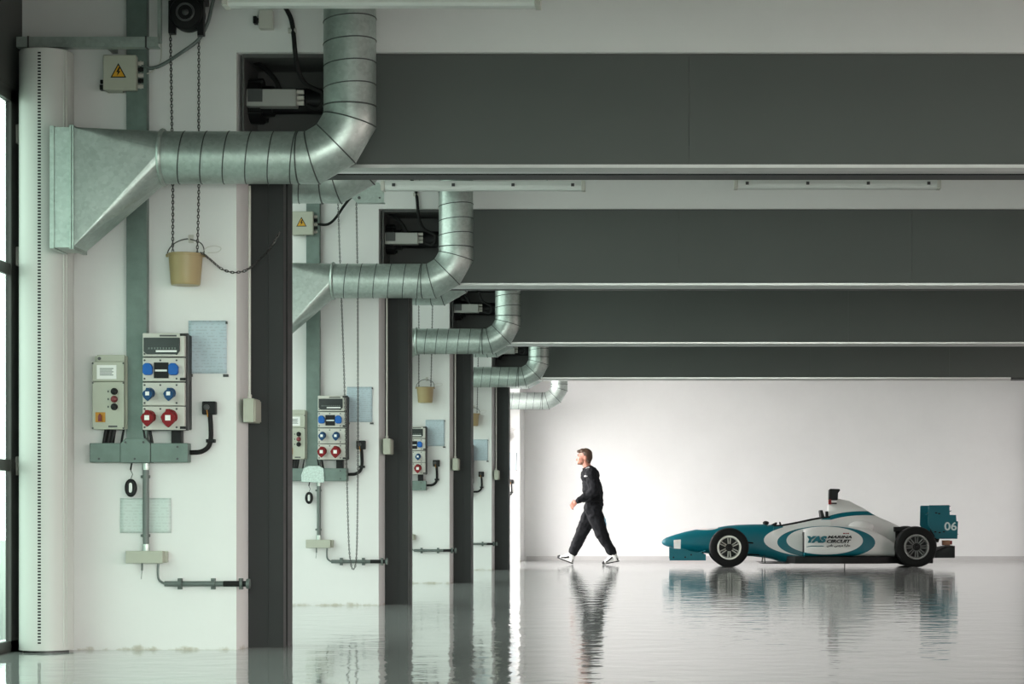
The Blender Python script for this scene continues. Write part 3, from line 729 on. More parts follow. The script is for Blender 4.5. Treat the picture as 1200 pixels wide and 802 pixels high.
# conduit, junction box, low pipe
def make_drop():
    t = thing('conduit', 'vertical grey conduit pipe below the trunking on the %s' % PN[0], 'conduit', wloc0(171, 645), 'vertical conduits')
    y = F-.03
    b = MB(); b.cyl(P(171,543,y), P(171,647,y), .0165, seg=16); part('pipe', b, M['pipe'], t)
    for z in (559, 628):
        b = MB(); b.cyl(P(171,z-1.8,y), P(171,z+1.8,y), .021, seg=16); b.box(PX(165.8), PX(176.2), F-.02, F, PZ(z+1.5), PZ(z-1.5)); part('pipe_clip', b, M['pipe'], t)
    b = MB(); b.cyl(P(171,543,y), P(171,551,y), .021, seg=16); b.cyl(P(171,638,y), P(171,646,y), .021, seg=16); part('coupling', b, M['galv'], t)
    return t
dr = make_drop(); dup(dr, BAY, 'vertical grey conduit pipe below the trunking on the second white pier')
def make_jbox():
    t = thing('junction_box', 'cream junction box with a short hanging wire low on the %s' % PN[0], 'junction box', wloc0(170, 660), 'low junction boxes')
    y = F-.075
    b = MB(); b.box(PX(147,y), PX(190.5,y), y, y+.03, PZ(660.5,y), PZ(646,y)); part('lid', b, M['cream'], t, .003)
    b = MB(); b.box(PX(148,y), PX(194,y), y+.03, F, PZ(660,y), PZ(646.5,y)); part('box_body', b, M['cream'], t, .004)
    b = MB(); b.tube(smooth_path([P(166.5,660,y+.04), P(166.5,668,y+.04), P(165.5,679,y+.04)]), [.006]*7+[.002]*6, 6); part('hanging_wire', b, M['pipe'], t)
    return t
jb = make_jbox()
dup(jb, BAY, 'cream junction box with a short hanging wire low on the second white pier'); dup(jb, 2*BAY, 'cream junction box half hidden by the dark post, on the third white pier')
def make_low():
    t = thing('conduit', 'low horizontal grey conduit running to the dark post on the %s' % PN[0], 'conduit', wloc0(240, 684), 'low horizontal conduits')
    y = F-.03
    b = MB(); b.tube(smooth_path([P(185.5,661,y), P(185,670,y), P(186,679,y), P(191,683.5,y), P(196,684.5,y)]), .0065, 8); part('bent_cable', b, M['pipe'], t)
    b = MB(); b.cyl(P(193,684.5,y), P(263,684.5,y), .0145, seg=16); part('pipe', b, M['pipe'], t)
    b = MB(); b.cyl(P(262,684.5,y), P(292,684.5,y), .0155, seg=16); part('pipe_sleeve', b, M['rubber'], t)
    for x in (211.5, 250.5, 283):
        b = MB(); b.cyl(P(x-1.5,684.5,y), P(x+1.5,684.5,y), .024, seg=16); b.box(PX(x-2.5), PX(x+2.5), F-.02, F if x < 270 else F-.005, PZ(691), PZ(678)); part('pipe_clip', b, M['pipe'], t)
    b = MB(); b.cyl(P(289,684.5,y), P(293,684.5,y), .027, seg=16); part('end_nut', b, M['pipe'], t)
    return t
lo = make_low()
for k in range(1, 4): dup(lo, BAY*k, 'low horizontal grey conduit running to the dark post on the %s' % PN[k])

# pendant clip under the trunking
def make_pendant():
    t = thing('hanging_fob', 'small black and white oval fob hanging under the trunking on the %s' % PN[0], 'fob', wloc0(153, 582), 'hanging fobs')
    y = F-.04
    b = MB(); b.tube([P(154.5,543,y), P(153,551,y)], .005, 6); b.tube([P(153,551,y), P(155.5,556,y), P(153.5,561,y)], .002, 6); part('cord', b, M['black'], t)
    b = MB(); n = 24
    pts = [P(153.3+4.6*math.cos(2*PI*i/n), 572+8.2*math.sin(2*PI*i/n), y) for i in range(n)]
    b.tube(pts, .0125, 8, closed=True); part('ring', b, M['black'], t)
    b = MB(); b.box(PX(151.3,y), PX(155.2,y), y-.008, y+.006, PZ(577.5,y), PZ(566,y)); part('core', b, M['white'], t, .002)
    return t
pd = make_pendant(); dup(pd, BAY, 'small black and white oval fob hanging under the trunking on the second white pier')

# key switch on the pier return
def make_switch():
    t = thing('key_switch', 'cream switch box with thin conduit above, on the edge of the %s' % PN[0], 'switch', (PX(290,F+.1), F+.1, PZ(496,F+.1)), 'edge switch boxes')
    y = F+.02
    b = MB(); b.box(PX(283.5,y)+.006, PX(297.5,y), y, y+.19, PZ(495,y), PZ(467,y)); part('switch_body', b, M['cream'], t, .004)
    b = MB(); b.box(PX(297.5,y), PX(299,y), y+.01, y+.18, PZ(493.5,y), PZ(469,y)); part('faceplate', b, M['cream'], t, .001)
    b = MB(); b.cyl((PX(290,y), y+.06, PZ(468,y)), (PX(290,y), y+.06, PZ(216,y)), .0075, seg=10); part('riser_conduit', b, M['greybox'], t)
    b = MB(); b.cyl((PX(290,y), y+.06, PZ(468,y)), (PX(290,y), y+.06, PZ(462,y)), .012, seg=10); part('gland', b, M['greybox'], t)
    return t
ks = make_switch()
for k in range(1, 4): dup(ks, BAY*k, 'cream switch box with thin conduit above, on the edge of the %s' % PN[k])

# chains
def chain_mesh(paths, pitch=.0165):
    b = MB()
    for pts in paths:
        pts = smooth_path(pts, 8); acc = 0; k = 0
        i = 0; L = [0]
        for a, c in zip(pts[:-1], pts[1:]): L.append(L[-1]+(c-a).length)
        s = pitch/2; j = 0
        while s < L[-1]-pitch/2:
            while L[j+1] < s: j += 1
            tt = (s-L[j])/(L[j+1]-L[j]); c = pts[j].lerp(pts[j+1], tt); d = (pts[j+1]-pts[j]).normalized()
            u = Vector((1,0,0)) if abs(d.x) < .8 else Vector((0,0,1))
            u = (u-d*u.dot(d)).normalized(); w = d.cross(u)
            if k % 2: u, w = w, u
            hl, hw = pitch*.68, .0056
            ring = [c + d*hl*math.cos(2*PI*q/8)*(1 if q % 4 == 0 else 1.05) + u*hw*math.sin(2*PI*q/8) for q in range(8)]
            b.tube(ring, .0026, 4, closed=True)
            s += pitch; k += 1
    return b
yc = F-.10
def make_chain(k, label, paths):
    o = part('hand_chain', chain_mesh(paths), M['steel'], at=(PX(217), yc+BAY*k, PZ(300)))
    return tag(o, label, 'chain', 'shutter hand chains')
q0 = F-.06
make_chain(0, 'steel hand chain hanging from the black drum into the nearest tan bucket',
    [[P(199.5,30,q0), P(201,120,q0-.01), P(202.5,220,yc), P(202.5,300,yc), P(204,318,yc), P(212,327,yc), P(221,327,yc), P(229,318,yc), P(231,300,yc), P(233,220,yc), P(233,150,q0), P(233,34,q0)],
     [P(231,302,yc), P(236,297,yc-.03), P(246,304,yc+.02), P(258,314,F-.02), P(270,319,F-.02), P(281,319,F-.02), P(290,316,F-.012), P(302,306,F+.1), P(316,292,F+.18), P(328,272,F+.2)]])
Y1 = F+BAY-.17
make_chain(1, 'steel hand chain in a long loop nearly reaching the floor, second white pier',
    [[P(395,205,Y1), P(399,320,Y1), P(403,430,Y1), P(406,540,Y1), P(408.5,630,Y1), P(411,660,Y1), P(414,667,Y1), P(417,660,Y1), P(418.5,630,Y1), P(419.5,540,Y1), P(419.5,430,Y1), P(419,320,Y1), P(417,205,Y1)]])
for k, lab in ((2, 'third'), (3, 'fourth'), (4, 'farthest')):
    Yk = F+BAY*k-.10; s = F/(F+BAY*k)
    A = lambda a, z: Vector((PX(a, yc), Yk, PZ(z, yc)))
    make_chain(k, 'steel hand chain hanging into the tan bucket on the %s white pier' % lab,
        [[A(202,20), A(202.5,160), A(202.5,300), A(204,318), A(212,327), A(221,327), A(229,318), A(231,300), A(234,160), A(236,20)]])

# buckets
def make_bucket():
    y = yc; xc = PX(217.5, y); zt, zb = PZ(297.5, y), PZ(334.5, y)
    t = thing('bucket', 'tan plastic bucket hanging by its wire handle on the %s' % PN[0], 'bucket', (xc, y, zb), 'tan buckets')
    h = zt-zb
    b = MB(); b.lathe((xc,y,zb), (0,0,1), [(0,0),(0,.074),(.004,.077),(.012,.079),(h-.014,.0905),(h-.012,.095),(h-.002,.096),(h,.094),(h-.003,.089),(.02,.075),(.015,0)], 40, cap=False)
    part('pail', b, M['bucket'], t)
    b = MB(); n = 18
    pts = [Vector((xc-.098, y, zt-.006))]+[Vector((xc-.098+(.098+.006)*(1-math.cos(i/n*PI/2)), y+.06*math.sin(i/n*PI/2), zt+.088*math.sin(i/n*PI/2))) for i in range(n+1)]
    pts2 = [Vector((xc+.098, y, zt-.006)), Vector((xc+.096, y+.01, zt+.03)), Vector((xc+.07, y+.04, zt+.065)), Vector((xc+.008, y+.06, zt+.088))]
    b.tube(pts, .0032, 6); b.tube(smooth_path(pts2), .0032, 6)
    part('wire_handle', b, M['steel'], t)
    b = MB(); b.tube(smooth_path([Vector((xc+.085,y,zt-.005)), Vector((xc+.11,y,zt+.03)), Vector((xc+.15,y+.02,zt+.045)), Vector((xc+.185,y+.03,zt+.035)), Vector((xc+.17,y+.02,zt+.012)), Vector((xc+.12,y,zt+.004))]), .002, 5); part('loose_wire', b, M['greybox'], t)
    b = MB()
    for s in (-1, 1): b.cyl((xc+s*.094, y, zt-.01), (xc+s*.105, y, zt-.01), .009, seg=10)
    part('handle_lug', b, M['bucket'], t)
    return t
bk = make_bucket()
def make_hook():
    b = MB(); y = yc+.06; x = PX(217.5, yc)+.008; z = PZ(297.5,yc)+.092
    b.box(x-.012, x+.014, F-.01, F, z-.022, z+.022); b.cyl((x, F-.008, z-.004), (x, y-.012, z-.004), .005, seg=8); b.cyl((x, y-.012, z-.004), (x, y-.012, z+.014), .005, seg=8)
    return tag(part('wall_hook', b, M['greybox'], at=(x, F, z)), 'small metal wall hook above the nearest tan bucket', 'hook', 'bucket hooks')
hk = make_hook()
for k, l in ((2, 'third'), (3, 'fourth'), (4, 'farthest')):
    dup(bk, BAY*k, 'tan plastic bucket hanging by its wire handle on the %s white pier' % l)
    dup(hk, BAY*k, 'small metal wall hook above the tan bucket on the %s white pier' % l)

# black hoist drum at the top of the nearest pier
def make_drum():
    y = F-.16
    t = thing('hoist_drum', 'black round chain hoist drum at the top of the nearest white pier', 'hoist', (PX(217,y), F, PZ(15,y)))
    c = P(217, 14, y)
    b = MB(); b.lathe(c, (0,1,0), [(0,0),(0,.06),(.004,.082),(.015,.09),(.05,.092),(.055,.07),(.06,.07),(.065,.09),(.10,.09),(.105,.06),(.159,.055)], 40); part('drum', b, M['black'], t)
    b = MB(); b.torus(c+Vector((0,-.001,0)), (0,1,0), .045, .006); b.ball(c, .018, .012, .018); part('hub', b, M['darkgrey'], t)
    b = MB(); b.box(PX(198,y), PX(238,y), y+.03, F, PZ(0,y), PZ(-26,y)); part('bracket', b, M['black'], t, .004)
    for a, c in ((196, 38), (230, 40)):
        b = MB(); b.box(PX(a,y), PX(a+7.5,y), y+.02, y+.07, PZ(c,y), PZ(-1,y)); part('chain_guide', b, M['black'], t, .004)
    return t
make_drum()
# small box with plug on the lintel
def make_small():
    y = F-.06
    t = thing('relay_box', 'small cream box with a black plug above the nearest recess', 'box', (PX(310,y), F, PZ(33,y)))
    b = MB(); b.box(PX(303,y), PX(319,y), y, F, PZ(33,y), PZ(11,y)); part('box_body', b, M['greybox'], t, .004)
    b = MB(); b.box(PX(296,y), PX(300,y), y+.01, F, PZ(26.5,y), PZ(18,y)); b.box(PX(300,y), PX(303,y), y+.02, F, PZ(24,y), PZ(20,y)); part('plug', b, M['black'], t, .002)
make_small()

# fluorescent lights (unlit) and their galvanised end bracket
def make_light(x0, x1, Y, zb, label):
    t = thing('strip_light', label, 'strip light', ((x0+x1)/2, Y, zb), 'strip lights')
    b = MB(); prof = [(-.055,.035),(-.05,.07),(-.02,.078),(.02,.078),(.05,.07),(.055,.035)]
    b.rings([[(x, Y+a, zb+c) for a, c in prof] for x in (x0+.03, x1-.03)]); part('housing', b, M['lampwhite'], t, smooth=False)
    b = MB(); prof = [(-.054,.035),(-.05,.015),(-.03,.002),(.03,.002),(.05,.015),(.054,.035)]
    b.rings([[(x, Y+a, zb+c) for a, c in prof] for x in (x0+.03, x1-.03)]); part('diffuser', b, M['lampwhite'], t, smooth=False)
    for x in (x0, x1-.03):
        b = MB(); b.box(x, x+.03, Y-.058, Y+.058, zb, zb+.076); part('end_cap', b, M['greybox'], t, .004)
    for i in range(4):
        x = x0+.09+(x1-x0-.2)*i/3; b = MB(); b.box(x, x+.025, Y-.062, Y-.05, zb+.028, zb+.052); part('clip', b, M['darkgrey'], t, smooth=False)
    for x in (x0+.3, x1-.3):
        b = MB(); b.cyl((x, Y, zb+.07), (x, Y, ZC), .005, seg=8); part('hanger_rod', b, M['galv'], t)
YL = 17.1
make_light(PX(447,YL), PX(686,YL), YL, PZ(224,YL), 'grey unlit strip light, left of the two under the nearest beam')
make_light(PX(860,YL), PX(1102,YL), YL, PZ(222,YL), 'grey unlit strip light, right of the two under the nearest beam')
make_light(PX(262,11.1), PX(634,11.1), 11.1, PZ(9,11.1), 'strip light cut off by the top edge of the photo')
def make_bracket():
    t = thing('steel_bracket', 'galvanised steel bracket at the left end of the strip light under the nearest beam', 'bracket', P(430,236,17.2))
    Y = 17.2
    b = MB(); b.prism([(PX(a,Y),PZ(c,Y)) for a, c in ((410,230),(418,237.5),(450,237.5),(450,224),(444,214),(436,214))], Y, Y+.006)
    b.box(PX(418,Y), PX(450,Y), Y+.006, Y+.09, PZ(237.5,Y), PZ(237.5,Y)+.005); part('plate', b, M['galv'], t, smooth=False)
    b = MB(); b.box(PX(428,Y), PX(436,Y), Y, Y+.02, PZ(216,Y), ZC); part('drop_arm', b, M['galv'], t, smooth=False)
    b = MB(); b.cyl(P(421,232,Y), P(421,232,Y)+Vector((0,-.01,0)), .012, seg=10); b.cyl(P(445,232,Y), P(445,232,Y)+Vector((0,-.008,0)), .008, seg=10); part('bolt', b, M['darkgrey'], t)
make_bracket()
# patch of frosted tape on the second trunking joint
def make_tape():
    Y = F+BAY-.093
    b = MB(); pl = [(353,557),(356,549),(362,546.5),(374,546.5),(379,549),(380,566),(353.5,565)]
    b.prism([(PX(a,Y),PZ(c,Y)) for a, c in pl], Y-.003, Y)
    tag(part('tape_patch', b, mat('frosted_white_flakes', (.55,.66,.62,1), .5, 0, .5, 90.0), at=tuple(P(366,556,Y)), smooth=False), 'frosted pale patch over the trunking joint on the second white pier', 'patch')
make_tape()
#@@CAR
# ------------------------------------------------------------------ race car
YC = 32.2                                   # depth of the car's centre line
def CP(px, py, dy=0): return P(px, py, YC+dy)
CX0 = PX(950, YC)
def livery(name, base, rings=True):
    """paint with nested ellipses along the flank, laid out in the car's own coordinates"""
    m, nt, bs = new_mat(name); YR_ = 31.62
    tc = N(nt, 'ShaderNodeTexCoord'); sep = N(nt, 'ShaderNodeSeparateXYZ'); nt.links.new(tc.outputs['Object'], sep.inputs[0])
    def mth(op, a, b=None):
        n = N(nt, 'ShaderNodeMath', operation=op)
        for i, v in enumerate((a, b)):
            if v is None: continue
            if isinstance(v, (int, float)): n.inputs[i].default_value = v
            else: nt.links.new(v, n.inputs[i])
        return n.outputs[0]
    k = YR_/FPX
    def inside(cx, cz, a, b):
        X = mth('DIVIDE', mth('SUBTRACT', sep.outputs['X'], (cx-VX)*k-CX0), a*k)
        Z = mth('DIVIDE', mth('SUBTRACT', sep.outputs['Z'], HC+(VY-cz)*k), b*k)
        return mth('LESS_THAN', mth('ADD', mth('MULTIPLY', X, X), mth('MULTIPLY', Z, Z)), 1.0)
    WHITE = (.66, .66, .64, 1); TEAL = (.001, .112, .145, 1)
    cur = None
    def over(mask, col):
        nonlocal cur
        mx = N(nt, 'ShaderNodeMix', data_type='RGBA'); nt.links.new(mask, mx.inputs[0])
        if cur is None: mx.inputs[6].default_value = TEAL if base == 'teal' else WHITE
        else: nt.links.new(cur, mx.inputs[6])
        mx.inputs[7].default_value = col; cur = mx.outputs[2]
    if base == 'teal': over(inside(827, 618.2, 16, 3.6), WHITE)
    if base == 'white': over(mth('LESS_THAN', sep.outputs['X'], PX(919, YR_)-CX0), TEAL)
    left = mth('LESS_THAN', sep.outputs['X'], PX(1030, YR_)-CX0)
    over(mth('MULTIPLY', inside(968, 633.5, 71.5, 20.5), left), WHITE)
    over(inside(969, 636, 56.8, 19.2), TEAL)
    over(inside(967, 633.8, 44, 16.4), WHITE)
    if base == 'white':
        r1 = inside(1015, 622, 62, 22.8); r2 = inside(1018, 624, 60, 20.0)
        up = mth('GREATER_THAN', sep.outputs['Z'], HC+(VY-609.5)*k)
        over(mth('MULTIPLY', mth('MULTIPLY', r1, mth('SUBTRACT', 1.0, r2)), up), TEAL)
    nt.links.new(cur, bs.inputs['Base Color'])
    bs.inputs['Roughness'].default_value = .35; bs.inputs['Specular IOR Level'].default_value = .3
    return m
M['teal'] = mat('teal_paint', (.001, .112, .145, 1), .4, 0, .03, spec=.25)
M['livT'] = livery('teal_livery', 'teal'); M['livW'] = livery('white_livery', 'white')
M['carbon'] = mat('black_carbon', (.005, .005, .0055, 1), .45, spec=.2)
M['tyre'] = mat('black_tyre', (.0055, .0055, .0055, 1), .7, spec=.2)
M['rim'] = mat('silver_rim', (.48, .47, .43, 1), .35, .6)
M['rim2'] = mat('dull_grey_rim', (.16, .16, .155, 1), .4, .5)
M['tealdark'] = mat('wing_number_white', (.55, .66, .66, 1), .4)
car = thing('race_car', 'teal and white open-wheel race car with 06 on its rear wing', 'race car', (CX0, YC, 0))

def loft(secs, cy, n=36, name='x', m=None, parent=None, yref=YC, bev=0, cap=True):
    """secs: (px, top py, bottom py, half width at base, exponent, half width at top)"""
    rings = []
    for (px, pt, pb, hw, ex, ht, *rest) in secs:
        off = rest[0] if rest else 0
        zt, zb = PZ(pt, yref), PZ(pb, yref); zc = (zt+zb)/2; h = (zt-zb)/2; x = PX(px, yref); r = []
        for i in range(n):
            a = 2*PI*i/n; c, s = math.cos(a), math.sin(a)
            zz = math.copysign(abs(s)**(2/ex), s); yy = math.copysign(abs(c)**(2/ex), c)
            t = (zz+1)/2; w = hw+(ht-hw)*t
            r.append((x, cy+off+yy*w, zc+zz*h))
        rings.append(r)
    b = MB(); b.rings(rings, cap)
    return part(name, b, m, parent)

# survival cell with the nose
tub = loft([(775.6,634.4,637,.015,2,.015),(777.5,632.2,639,.05,2.2,.045),(781,630.2,640.6,.08,2.3,.07),(791.7,626.6,643.5,.115,2.5,.10),(803,623.4,645.5,.135,2.7,.12),(814,621,647,.15,2.8,.135),
            (828,619.6,648.8,.17,3,.15),(841,618.2,650,.19,3.2,.17),(852,616.4,650.8,.21,3.4,.19),(863,615.3,651.4,.225,3.4,.20),(880,614.7,652.2,.25,3.6,.22),(895,614.6,653.8,.27,3.8,.23),(905,615.4,655.6,.29,4,.24),
            (912,617.2,658.2,.30,4,.27),(919,619.5,660,.31,5,.29),(930,620.5,660.4,.32,6,.31),(945,620.5,660.4,.32,6,.32),(972,620.5,660,.32,6,.32)], YC, 40, 'monocoque', M['livT'], car)
# cockpit surround, open on top
for s in (-1, 1):
    b = MB(); rim = [(906.5,616.6),(918,616.4),(930,614.2),(942,611.8),(953,609.4),(963,607.6),(973,606.4)]
    outer = []; pts_o = []
    for i, (px, py) in enumerate(rim):
        w = .27+.03*min(1, i/3); x = PX(px, YC-.3)
        za, zb = PZ(py, YC-.3), PZ(627, YC-.3)
        outer.append([(x, YC+s*w, zb), (x, YC+s*(w-.015), za-.01), (x, YC+s*(w-.03), za), (x, YC+s*(w-.055), za-.012), (x, YC+s*(w-.06), zb)])
        pts_o.append((x, YC+s*(w-.03), za))
    b.rings(outer); part('cockpit_side', b, M['livW'], car)
    b = MB(); b.tube(pts_o, .014, 8); part('cockpit_edge_trim', b, M['carbon'], car)
b = MB(); b.box(PX(914), PX(914), 0, 0, 0, 0) if False else None
b.box(CP(913,0).x, CP(967,0).x, YC-.20, YC+.20, CP(0,622).z, CP(0,619.8).z); part('seat', b, M['carbon'], car, .01)
b = MB(); b.torus(CP(916,619), (1,0,.35), .085, .012, 28, 8); b.box(CP(914,0).x, CP(916,0).x, YC-.08, YC+.08, CP(0,620).z, CP(0,616).z); part('steering_wheel', b, M['carbon'], car)
b = MB(); b.prism([(CP(a,c).x, CP(a,c).z) for a, c in ((960,598.5),(963,598),(966.5,609),(966.5,614),(962,612))], YC-.17, YC+.17); part('headrest', b, M['carbon'], car, .008)
b = MB(); b.prism([(CP(a,c).x, CP(a,c).z) for a, c in ((967.5,599.5),(969.8,599.5),(970.4,612),(967.5,612))], YC-.12, YC+.12); part('roll_bar_pad', b, M['carbon'], car, .004)
for s in (-1, 1):
    c = CP(897.5, 613.2, s*.36)
    b = MB(); b.ball((c.x, c.y, c.z), .048, .07, .030); mr = part('mirror', b, M['carbon'], car)
    b = MB(); b.tube([(c.x+.01, c.y, c.z-.01), (c.x+.03, YC+s*.24, CP(0,616.5).z)], .009, 6); part('mirror_stalk', b, M['livT'], mr)
b = MB(); b.prism([(CP(a,c).x, CP(a,c).z) for a, c in ((903,615.6),(909.5,612.2),(910.4,613),(909,617))], YC-.13, YC+.13); part('dash_hood', b, M['carbon'], car, .004)

# engine cover and airbox
loft([(970.2,586.2,641,.31,2.6,.055),(972.5,584.6,641,.31,2.6,.065),(982,584.7,641,.32,2.6,.06),(995,587.3,642,.33,2.5,.055),(1011,595.4,643,.32,2.4,.055),(1023,603,644,.28,2.4,.06),
      (1032,607.4,645,.25,2.4,.07),(1040,610.6,645,.23,2.5,.08),(1050,615.4,645,.20,2.6,.09),(1057.5,619,643,.17,2.6,.09),(1064,624,640,.12,2.6,.08)], YC, 40, 'engine_cover', M['livW'], car)
b = MB(); b.prism([(CP(a,c).x, CP(a,c).z) for a, c in ((970.8,586.5),(971,574.5),(973,573.2),(983.8,573.4),(984.2,575.2),(981.8,578),(981.4,586.5))], YC-.075, YC+.075); ab = part('airbox_intake', b, M['carbon'], car, .012)
y_ = -.072
for (a0, a1, c0, c1, mm) in ((971, 974.2, 585.6, 591.4, 'red'), (974.2, 980.6, 587.2, 588.6, 'white'), (974.2, 980.6, 589.4, 591, 'black')):
    b = MB(); yq = YC-.135; b.box(PX(a0,yq), PX(a1,yq), yq, yq+.05, PZ(c1,yq), PZ(c0,yq)); part('flag_decal', b, M[mm], ab, smooth=False, label=mm + ' band')
# sidepods
for s in (-1, 1):
    o = loft([(942.6,620.2,652.5,.225,5,.20,s*.02),(944,619.4,652.5,.235,5,.21,s*.02),(956,617.6,652.5,.24,5,.20,s*.02),(972,616.8,652.5,.24,5,.19,s*.02),(990,616.8,652.5,.24,4.5,.17,s*.02),(1005,617.6,652.5,.235,4,.15,s*.01),
              (1018,620,652.5,.22,4,.13,0),(1030,625,652.5,.19,4,.11,-s*.03),(1040,630.5,652.5,.16,4,.10,-s*.06),(1050,637,652.5,.12,4,.08,-s*.10)], YC+s*.42, 40, 'sidepod', M['livW'], car, YC-.6)
    b = MB(); yq = YC+s*.42; b.box(PX(942.0,YC-.6), PX(942.9,YC-.6), yq-.17, yq+.17, PZ(648,YC-.6), PZ(624,YC-.6)); part('air_inlet', b, M['carbon'], o)
    b = MB(); c = CP(1009, 618.5, s*.28); b.ball((c.x, c.y, c.z), .19, .13, .105); part('exhaust_blister', b, M['livW'], car)
# floor, its dark depth also taking in the shadow beneath the sidepods
b = MB(); z0, z1 = PZ(661, YC-.66), PZ(652.6, YC-.66); k_ = lambda p: PX(p, YC-.66)
pl = [(k_(921), .20), (k_(932), .60), (k_(945), .67), (k_(1030), .67), (k_(1050), .52), (k_(1096), .42)]
b.rings([[(x, YC-w, z) for x, w in pl]+[(x, YC+w, z) for x, w in reversed(pl)] for z in (z0, z1)]); part('floor_shadow_plate', b, M['carbon'], car, .01)
for s in (-1, 1):
    b = MB(); yq = YC+s*.46; b.prism([(PX(a,YC-.46), PZ(c,YC-.46)) for a, c in ((889,660),(893,660.8),(925,661),(925,659.6),(895,660))], yq-.08, yq+.08); sp = part('bargeboard_foot', b, M['carbon'], car)
    b = MB(); b.cyl((PX(896.5,YC-.46), yq, PZ(660,YC-.46)), (PX(896.5,YC-.46), YC+s*.26, PZ(652,YC-.46)), .008, seg=8); part('foot_strut', b, M['carbon'], sp)
b = MB(); b.cyl((PX(990,31.56), 31.58, 0.0), (PX(990,31.56), 31.58, .07), .007, seg=8); part('jack_peg', b, M['carbon'], car)

# wheels
def wheel(px, py, s, yo, width, R, rr, rimmat, nsp, label=None):
    """outer face at |yo| from the centre line"""
    ya = YC+s*yo; d = (0, -s, 0)          # axis points inward
    c = Vector((PX(px, YC-.75), ya, R))
    b = MB(); w = width
    prof = [(.014, rr), (.006, rr+.012), (.0, rr+.035), (.004, R-.040), (.018, R-.014), (.045, R-.002), (w/2, R), (w-.045, R-.002), (w-.018, R-.014), (w-.004, R-.04), (w, rr+.035), (w-.006, rr+.01), (w-.02, rr)]
    b.lathe(c, d, prof, 56, cap=False); t = part('wheel', b, M['tyre'], car)
    b = MB(); b.lathe(c, d, [(.012,rr+.006),(.004,rr+.004),(.002,rr-.008),(.006,rr-.022),(.03,rr-.028),(w-.02,rr-.03),(w-.02,rr+.002)], 48, cap=False); part('rim', b, rimmat, t, label='silver wheel rim')
    b = MB(); b.cyl(c+Vector((0,-s*.10,0)), c+Vector((0,-s*.14,0)), rr-.03, seg=40); part('brake_disc', b, M['carbon'], t)
    b = MB()
    for i in range(nsp):
        a = 2*PI*i/nsp+PI/2
        for q in (-1, 1):
            e = Vector((math.cos(a), 0, math.sin(a))); f = Vector((-math.sin(a), 0, math.cos(a)))
            p0 = c+e*.055+f*q*.012+Vector((0,-s*.035,0)); p1 = c+e*(rr-.02)+f*q*.020+Vector((0,-s*.014,0))
            b.tube([p0, p1], [.010,.009], 6)
    part('spokes', b, rimmat, t)
    b = MB(); b.lathe(c+Vector((0,-s*.02,0)), d, [(0,0),(0,.028),(.004,.034),(.02,.036),(.022,.052),(.05,.056),(.08,.056)], 24, cap=False); part('hub_nut', b, M['carbon'], t)
for s in (-1, 1):
    wheel(854.5, 642.3, s, .78, .25, .288, .170, M['rim'], 6)
    wheel(1074, 641.7, s, .78, .32, .298, .178, M['rim2'], 8)
# suspension
for s in (-1, 1):
    for (x0, z0_, x1, z1_) in ((854, 633.5, 842, 630), (854, 633.5, 885, 637), (855, 650, 842, 648), (855, 650, 890, 650.5), (851, 640, 838, 640)):
        a = CP(x0, z0_, s*.56); c = CP(x1, z1_, s*.20); b = MB(); b.tube([a, c], .011, 6); part('suspension_arm', b, M['carbon'], car)
    b = MB(); a = CP(854, 642, s*.50); b.box(a.x-.04, a.x+.04, a.y-.04, a.y+.04, a.z-.13, a.z+.13); part('upright', b, M['carbon'], car, .01)
    for (x0, z0_, x1, z1_) in ((1074, 632, 1055, 628), (1074, 632, 1090, 632), (1074, 650, 1052, 650), (1074, 650, 1092, 650), (1074, 641, 1075, 641)):
        a = CP(x0, z0_, s*.50); c = CP(x1, z1_, s*.10); b = MB(); b.tube([a, c], .013, 6); part('suspension_arm', b, M['carbon'], car)
b = MB(); b.rings([[(CP(a,0).x, YC+y, CP(0,c).z) for y, c in ((-w,651),(w,651),(w,t_),(-w,t_))] for a, w, t_ in ((1048,.20,622),(1060,.17,626),(1080,.12,632),(1097,.08,636))]); part('gearbox', b, M['carbon'], car, .01)
b = MB(); b.box(CP(1046,0).x, CP(1062,0).x, YC-.24, YC+.24, CP(0,623.5).z, CP(0,617.6).z); part('exhaust_shroud', b, M['carbon'], car, .012)
b = MB(); b.rings([[(CP(a,0).x, YC+y, CP(0,c).z) for y, c in ((-w,653.5),(w,653.5),(w,t_),(-w,t_))] for a, w, t_ in ((1092,.40,646),(1103,.42,641),(1114.6,.42,639.6))]); part('diffuser', b, M['carbon'], car, .006)
b = MB(); b.box(CP(1104,0).x, CP(1113,0).x, YC-.05, YC+.05, CP(0,639.5).z, CP(0,633.5).z); part('crash_structure', b, mat('copper_brown_metal', (.20,.09,.05,1), .4, .5), car, .006, label='brown metal crash structure')
b = MB(); b.box(CP(1113,0).x, CP(1115.4,0).x, YC-.045, YC+.045, CP(0,638.5).z, CP(0,634).z); part('rain_light', b, M['red'], car, .004)
# front wing
ya_ = YC-.78
for s in (-1, 1):
    yq = YC+s*.76
    pl = [(784.6,643.4),(793,642.6),(800,643.8),(822,648.6),(827.3,650),(827.3,657.3),(784.6,657.3)]
    b = MB(); b.prism([(PX(a,ya_), PZ(c,ya_)) for a, c in pl], yq-.008, yq+.008); ep = part('front_wing_endplate', b, M['teal'], car, .003)
    b = MB(); b.prism([(PX(a,ya_), PZ(c,ya_)) for a, c in ((789.6,633.2),(797.8,632.6),(797.6,643.6),(789.8,643.2))], yq-.012, yq+.004); part('number_board', b, M['white'], ep, .003, label='white board')
    b = MB()
    for a, c in ((789.3,653.5),(803,653.3),(810,650.5),(823.5,644.8+3)): b.cyl((PX(a,ya_), yq-s*0-.012, PZ(c,ya_)), (PX(a,ya_), yq+.012, PZ(c,ya_)), .012, seg=8)
    part('bolt_heads', b, M['carbon'], ep)
b = MB()
